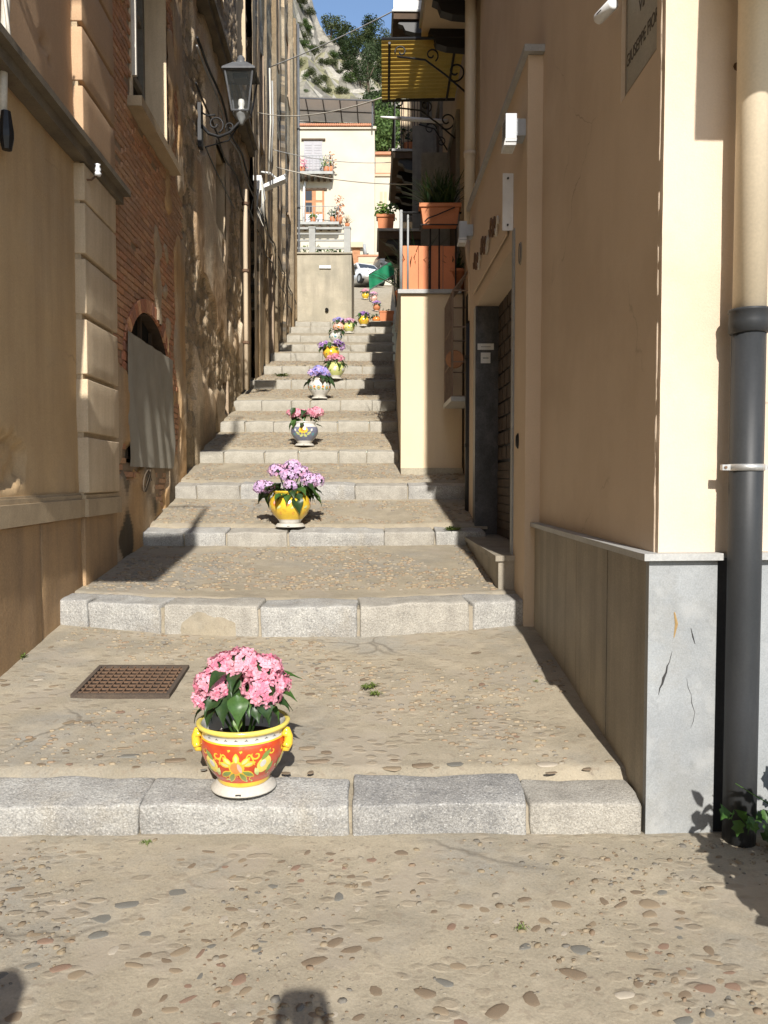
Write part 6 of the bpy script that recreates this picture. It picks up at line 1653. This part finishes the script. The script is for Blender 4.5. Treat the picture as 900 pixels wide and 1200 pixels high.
for px in (447, 452):
    a, b = px_at(px - 1.5, 245, HY + 1.5), px_at(px + 1.5, 225, HY + 1.5); mb = MB(); mb.box(a.x, b.x, HY + 1.44, HY + 1.498, a.z, b.z); P(mb.build('window', 'house_tan', lb))

# parked car
cx = px_at(424, 330, 50)
car = thing('parked_car', 'small white hatchback parked above the top of the path', 'car', (cx.x + .05, 50.5, path_z(50.5) - .1), R(28))
def car_body():
    mb = MB(); sec = [(-1.85, .30, .55, .66, .70), (-1.75, .25, .80, .78, .74), (-1.0, .25, .95, .82, .78), (-.55, .25, .98, .83, .79), (.6, .25, .98, .83, .79), (1.5, .25, .95, .82, .77), (1.80, .30, .85, .76, .72), (1.86, .34, .60, .70, .68)]
    ring = []
    for (x, z0, z1, wb, wt) in sec: ring.append([(-wb * .95, x, z0), (wb * .95, x, z0), (wb, x, (z0 + z1) / 2), (wt, x, z1), (-wt, x, z1), (-wb, x, (z0 + z1) / 2)])
    for r_ in ring: mb.v += r_
    n = 6
    for i in range(len(ring) - 1):
        for k in range(n): mb.f.append([i*n+k, i*n+(k+1) % n, (i+1)*n+(k+1) % n, (i+1)*n+k])
    mb.f.append(list(range(n))[::-1]); mb.f.append([(len(ring)-1)*n+k for k in range(n)]); mb.m = [0]*len(mb.f); mb.c = [None]*len(mb.f); return mb
car_body().build('body', 'car_white', car, True)
gh = MB(); gh.hexa([(-.74, -1.0, .95), (.74, -1.0, .95), (.74, 1.55, .95), (-.74, 1.55, .95), (-.60, -.35, 1.47), (.60, -.35, 1.47), (.60, 1.25, 1.47), (-.60, 1.25, 1.47)]); cab = gh.build('cabin', 'car_white', car)
mb = MB(); mb.add([(-.66, -.965, 1.0), (.66, -.965, 1.0), (.56, -.44, 1.42), (-.56, -.44, 1.42)], [(0, 1, 2, 3)]); mb.build('windscreen', 'glass_dark', cab); 
for s_ in (-1, 1):
    mb = MB(); mb.add([(s_*.745, -.8, 1.0), (s_*.745, 1.3, 1.0), (s_*.625, 1.1, 1.41), (s_*.625, -.3, 1.41)], [(0, 1, 2, 3)]); mb.build('side_window', 'glass_dark', cab)
    for y_ in (-1.15, 1.2):
        w_ = MB(); w_.tube([(s_*.62, y_, .30), (s_*.84, y_, .30)], .30, 18); wo = w_.build('wheel', 'tyre', car); w_ = MB(); w_.tube([(s_*.835, y_, .30), (s_*.85, y_, .30)], .18, 14); w_.build('rim', 'iron_light', wo)
    mb = MB(); mb.lathe([(0, .05), (.10, .04), (.14, 0)], 10); o = mb.build('headlight', 'lamp_lens', car, True); o.location = (s_*.55, -1.80, .68); o.rotation_euler = (R(90), 0, 0)
    mb = MB(); mb.box(s_*.86 - .07, s_*.86 + .07, -.72, -.62, .98, 1.10); mb.build('mirror', 'black_plastic', car)
mb = MB(); mb.box(-.45, .45, -1.90, -1.84, .36, .50); mb.build('grille', 'black_plastic', car)
# dark car glimpsed over the green awning
c = px_at(449, 313, 52); dc = copy_tree(car); dc.location = (c.x + .35, 52.5, path_z(52.5) + .55); dc.rotation_euler = (0, 0, R(15)); dc['label'] = 'dark car partly hidden behind the green awning'
for o in dc.children:
    if o.name.startswith(('body', 'cabin')): o.data = o.data.copy(); o.data.materials[0] = MAT['iron_grey']

# hillside and cliff
def ridge(X): return 101 + 3.2 * max(0, -X - 15) + 3 * N(X * .06, 0, 3) - .10 * X
def cliff_z(X, Y):
    top = ridge(X); t = clamp((Y - 60) / 130)
    rocky = sstep(4, -12, X)
    base = lerp(17, top, t ** lerp(1.15, .9, rocky))
    f = FB(X * .035, Y * .035, 2, 5)
    stepn = abs(N(X * .07 + 7, Y * .05, 9))
    z = base + (6 * f * t + 6 * (stepn - .25) * t) * (.4 + .7 * rocky)
    z += 3.6 * FB(X * .2, Y * .2, 5, 4) * (.3 + t)
    if Y > 190: z -= (Y - 190) * .4
    return z
mb = MB(); xs, ys = frange(-110, 70, 1.15), frange(66, 225, 1.15); nX = len(xs)
zc = [[cliff_z(x, y) for x in xs] for y in ys]
for j, y in enumerate(ys):
    for i, x in enumerate(xs): mb.v.append((x + .9 * N(x * .3, y * .3, 1), y, zc[j][i]))
for j in range(len(ys) - 1):
    for i in range(nX - 1):
        a = j * nX + i; mb.f.append([a, a+1, a+nX+1, a+nX]); mb.m.append(0)
        sl = abs(zc[j+1][i] - zc[j][i]) / 1.15; x, y = xs[i], ys[j]
        veg = sstep(-.05, .35, N(x * .09, y * .09, 17) + .6 * N(x * .4, y * .4, 3) + .55 - .55 * sl + .35 * sstep(-6, 8, x))
        g = .75 + .7 * N(x * .35, y * .35, 6) + .5 * N(x * .9, y * .9, 8)
        rock = (.34 * g, .315 * g, .265 * g); gr_ = (.17, .16, .065)
        mb.c.append(tuple(lerp(p_, q_, veg * .7) for p_, q_ in zip(rock, gr_)))
tag(mb.build('cliff', 'cliff', smooth=False), kind='structure')
def crown_mesh(name, m, rx, rz, n, leaf, seed):
    q = random.Random(seed); mb = MB(); lobes = [(Vector((q.uniform(-.55, .55) * rx, q.uniform(-.55, .55) * rx, q.uniform(-.5, .6) * rz)), q.uniform(.35, .6)) for _ in range(9)]
    for _ in range(n):
        c, r_ = q.choice(lobes); d = Vector((q.gauss(0, 1), q.gauss(0, 1), q.gauss(0, 1))).normalized() * (q.random() ** .4)
        p = c + Vector((d.x * rx, d.y * rx, d.z * rz)) * r_
        u = Vector((q.gauss(0, 1), q.gauss(0, 1), q.gauss(0, .6))).normalized(); w = u.cross(Vector((q.gauss(0, 1), q.gauss(0, 1), q.gauss(0, 1)))).normalized(); s_ = leaf * q.uniform(.6, 1.3)
        mb.add([p - u * s_, p - w * s_ * .5, p + u * s_, p + w * s_ * .5], [(0, 1, 2, 3)])
    return mb.mesh(name, m)
CR = {}
for m in ('crown_dark', 'crown_olive', 'crown_light'):
    for k in range(3): CR[(m, k)] = crown_mesh('crown', m, 1, 1, 1500, .075, k + 5)
tm = MB(); tm.tube([(0, 0, -.4), (.02, 0, .2), (0, .03, .6), (.03, 0, 1.0)], [.06, .05, .035, .015], 7); tm.tube([(0, .02, .5), (.18, .05, .8)], [.025, .01], 5); tm.tube([(.01, .02, .45), (-.17, -.04, .75)], [.025, .01], 5); TRUNK = tm.mesh('trunk', 'bark', True)
def tree(name, label, cat, loc, r_, h_, m, group, trunk=True):
    t = thing(name, label, cat, loc, U(0, 6), group)
    link('crown', CR[(m, rnd.randrange(3))], t, (0, 0, h_ * .62), (0, 0, U(0, 6)), (r_, r_, h_ * .42))
    if trunk: link('trunk', TRUNK, t, (0, 0, 0), None, (h_ * .7,) * 3)
def cliff_hit(px, py):
    a = px_at(px, py, 1.0) - Vector((0, 0, CAM_H)); Y = 70.
    while Y < 224:
        p = Vector((0, 0, CAM_H)) + a * Y
        if p.z <= cliff_z(p.x, p.y): return p
        Y += .5
    return None
TL = [(388, 40), (404, 60), (415, 70), (420, 52), (432, 62), (441, 72), (428, 85), (412, 88), (440, 90), (449, 58), (455, 75), (422, 100), (400, 46), (436, 46), (446, 100), (452, 88), (408, 76), (430, 40), (456, 50)]
for k, (px, py) in enumerate(TL):
    p = cliff_hit(px, py)
    while p is None: py += 4; p = cliff_hit(px, py)
    s_ = p.y / 150 * U(.75, 1.05)
    tree('pine_tree', 'dark evergreen tree in the wood on the cliff top', 'tree', (p.x, p.y, p.z - 1.0), 2.5 * s_, 4.6 * s_, 'crown_dark' if k % 3 else 'crown_olive', 'trees on the cliff')
p = cliff_hit(432, 112); tree('cypress_tree', 'single dark conifer standing against pale rock beside the awning', 'tree', (p.x, p.y, p.z - 1), 1.3 * p.y / 110, 8.0 * p.y / 110, 'crown_dark', None)
for k in range(46):
    px, py = U(350, 425), U(5, 112)
    p = cliff_hit(px, py)
    if p is None: continue
    s_ = p.y / 150 * U(.5, 1.2)
    tree('cliff_bush', 'olive green bush growing on the rocky cliff face', 'bush', (p.x, p.y, p.z - .6 * s_), 1.5 * s_, 2.0 * s_, 'crown_olive' if k % 3 else 'crown_light', 'bushes on the cliff face', False)
for k, (px, py, Y) in enumerate(((444, 150, 68), (452, 165, 66), (458, 140, 70), (448, 175, 64), (441, 132, 74))):
    c = px_at(px, py, Y); tree('garden_tree', 'bright green tree rising behind the tan house' if k in (1, 3) else 'dark green tree rising behind the tan house', 'tree', (c.x, Y, c.z - 3.2), 1.9, 6.0, 'crown_light' if k in (1, 3) else 'crown_dark', 'trees behind the tan house')

# ------------------------------------------------------------------ the photographer, whose raised hands shade the foreground
def skin_figure(name, joints, bones, root, m, parent, subs=2):
    me = bpy.data.meshes.new(name); keys = list(joints)
    me.from_pydata([joints[k][0] for k in keys], [(keys.index(a), keys.index(b)) for a, b in bones], [])
    o = link(name, me, parent); me.materials.append(MAT[m])
    md = o.modifiers.new('Skin', 'SKIN'); md.use_smooth_shade = True
    for i, k in enumerate(keys):
        sv = me.skin_vertices[0].data[i]; r_ = joints[k][1]; sv.radius = (r_, r_); sv.use_root = (k == root)
    ss = o.modifiers.new('Subdivision', 'SUBSURF'); ss.levels = subs; ss.render_levels = subs
    return o
mat('skin', (.50, .30, .21), rough=.5); mat('shirt', (.10, .13, .20), rough=.9); mat('hair', (.04, .028, .02), rough=.6)
gz0 = street_z(0, -.45)
ph = thing('person', 'person standing with both hands raised holding a phone to photograph the steps', 'person', (0, -.45, gz0))
J = {'pelvis': ((0, 0, .93), .13), 'spine': ((0, .01, 1.12), .125), 'chest': ((0, 0, 1.32), .14), 'neck': ((0, 0, 1.47), .055), 'head': ((0, .02, 1.58), .085), 'crown': ((0, .02, 1.67), .07)}
Bn = [('pelvis', 'spine'), ('spine', 'chest'), ('chest', 'neck'), ('neck', 'head'), ('head', 'crown')]
for s_, n in ((-1, 'l'), (1, 'r')):
    J.update({n+'sh': ((s_*.18, 0, 1.38), .06), n+'el': ((s_*.24, .14, 1.16), .045), n+'wr': ((s_*.085 - .03, .36, 1.40 - gz0 * 0), .03), n+'pa': ((s_*.065 - .03, .40, 1.47), .03),
              n+'hip': ((s_*.10, 0, .88), .095), n+'kn': ((s_*.11, .02, .49), .06), n+'an': ((s_*.11, -.02, .09), .042), n+'to': ((s_*.13, .16, .03), .035)})
    Bn += [('chest', n+'sh'), (n+'sh', n+'el'), (n+'el', n+'wr'), (n+'wr', n+'pa'), ('pelvis', n+'hip'), (n+'hip', n+'kn'), (n+'kn', n+'an'), (n+'an', n+'to')]
    for f in range(5):
        zf = 1.46 + .02 * f
        J.update({n+'f%da' % f: ((s_*.070 - .03, .415, zf + .02), .0095), n+'f%db' % f: ((s_*.055 - .03, .440, zf + .03), .009), n+'f%dc' % f: ((s_*.035 - .03, .446, zf + .03), .008)})
        Bn += [(n+'pa', n+'f%da' % f), (n+'f%da' % f, n+'f%db' % f), (n+'f%db' % f, n+'f%dc' % f)]
dz = CAM_H - gz0 - 1.555
J = {k: ((p[0], p[1], p[2] + (dz if (k[1:3] in ('wr', 'pa') or k[1:2] == 'f') else 0)), r_) for k, (p, r_) in J.items()}
skin_figure('body', J, Bn, 'pelvis', 'shirt', ph, 1)
mb = MB(); mb.lathe([(0, .12), (.05, .11), (.088, .06), (.098, 0), (.095, -.06), (.085, -.10)], 14, origin=(0, 0, 1.62)); mb.build('hair', 'hair', ph, True)
pn = thing('phone', 'dark phone held up in both hands by the photographer', 'phone', (-.03, -.02, CAM_H - .07))
mb = rounded_block(.075, .008, .16, .003, 1, 0); mb.build('case', 'black_plastic', pn, True, loc=(0, 0, -.055))
mb = MB(); mb.box(-.033, .033, -.0052, -.0044, -.045, .095); mb.build('screen', 'glass_dark', pn)

# a companion beside the photographer; only the shadow reaches the picture
cp_ = thing('person', 'person standing with arms lowered beside the photographer', 'person', (-.99, .06, street_z(0, .06)))
J2 = {'pelvis': ((0, 0, .93), .13), 'spine': ((0, .01, 1.12), .125), 'chest': ((0, 0, 1.32), .14), 'neck': ((0, 0, 1.47), .055), 'head': ((0, .02, 1.58), .085), 'crown': ((0, .02, 1.67), .07)}
B2 = [('pelvis', 'spine'), ('spine', 'chest'), ('chest', 'neck'), ('neck', 'head'), ('head', 'crown')]
for s_, n in ((-1, 'l'), (1, 'r')):
    J2.update({n+'sh': ((s_*.18, 0, 1.38), .06), n+'el': ((s_*.25, -.02, 1.10), .045), n+'wr': ((s_*.26, .06, .86), .03), n+'pa': ((s_*.26, .08, .78), .03),
               n+'hip': ((s_*.10, 0, .88), .095), n+'kn': ((s_*.11, .02, .49), .06), n+'an': ((s_*.11, -.02, .09), .042), n+'to': ((s_*.13, .16, .03), .035)})
    B2 += [('chest', n+'sh'), (n+'sh', n+'el'), (n+'el', n+'wr'), (n+'wr', n+'pa'), ('pelvis', n+'hip'), (n+'hip', n+'kn'), (n+'kn', n+'an'), (n+'an', n+'to')]
    for f in range(5):
        J2.update({n+'f%da' % f: ((s_*.26, .06 + .018 * f, .74), .0095), n+'f%db' % f: ((s_*.25, .065 + .018 * f, .70), .009), n+'f%dc' % f: ((s_*.24, .07 + .018 * f, .675), .008)})
        B2 += [(n+'pa', n+'f%da' % f), (n+'f%da' % f, n+'f%db' % f), (n+'f%db' % f, n+'f%dc' % f)]
skin_figure('body', J2, B2, 'pelvis', 'shirt', cp_, 1)
mb = MB(); mb.lathe([(0, .12), (.05, .11), (.088, .06), (.098, 0), (.095, -.06), (.085, -.10)], 14, origin=(0, 0, 1.62)); mb.build('hair', 'hair', cp_, True)
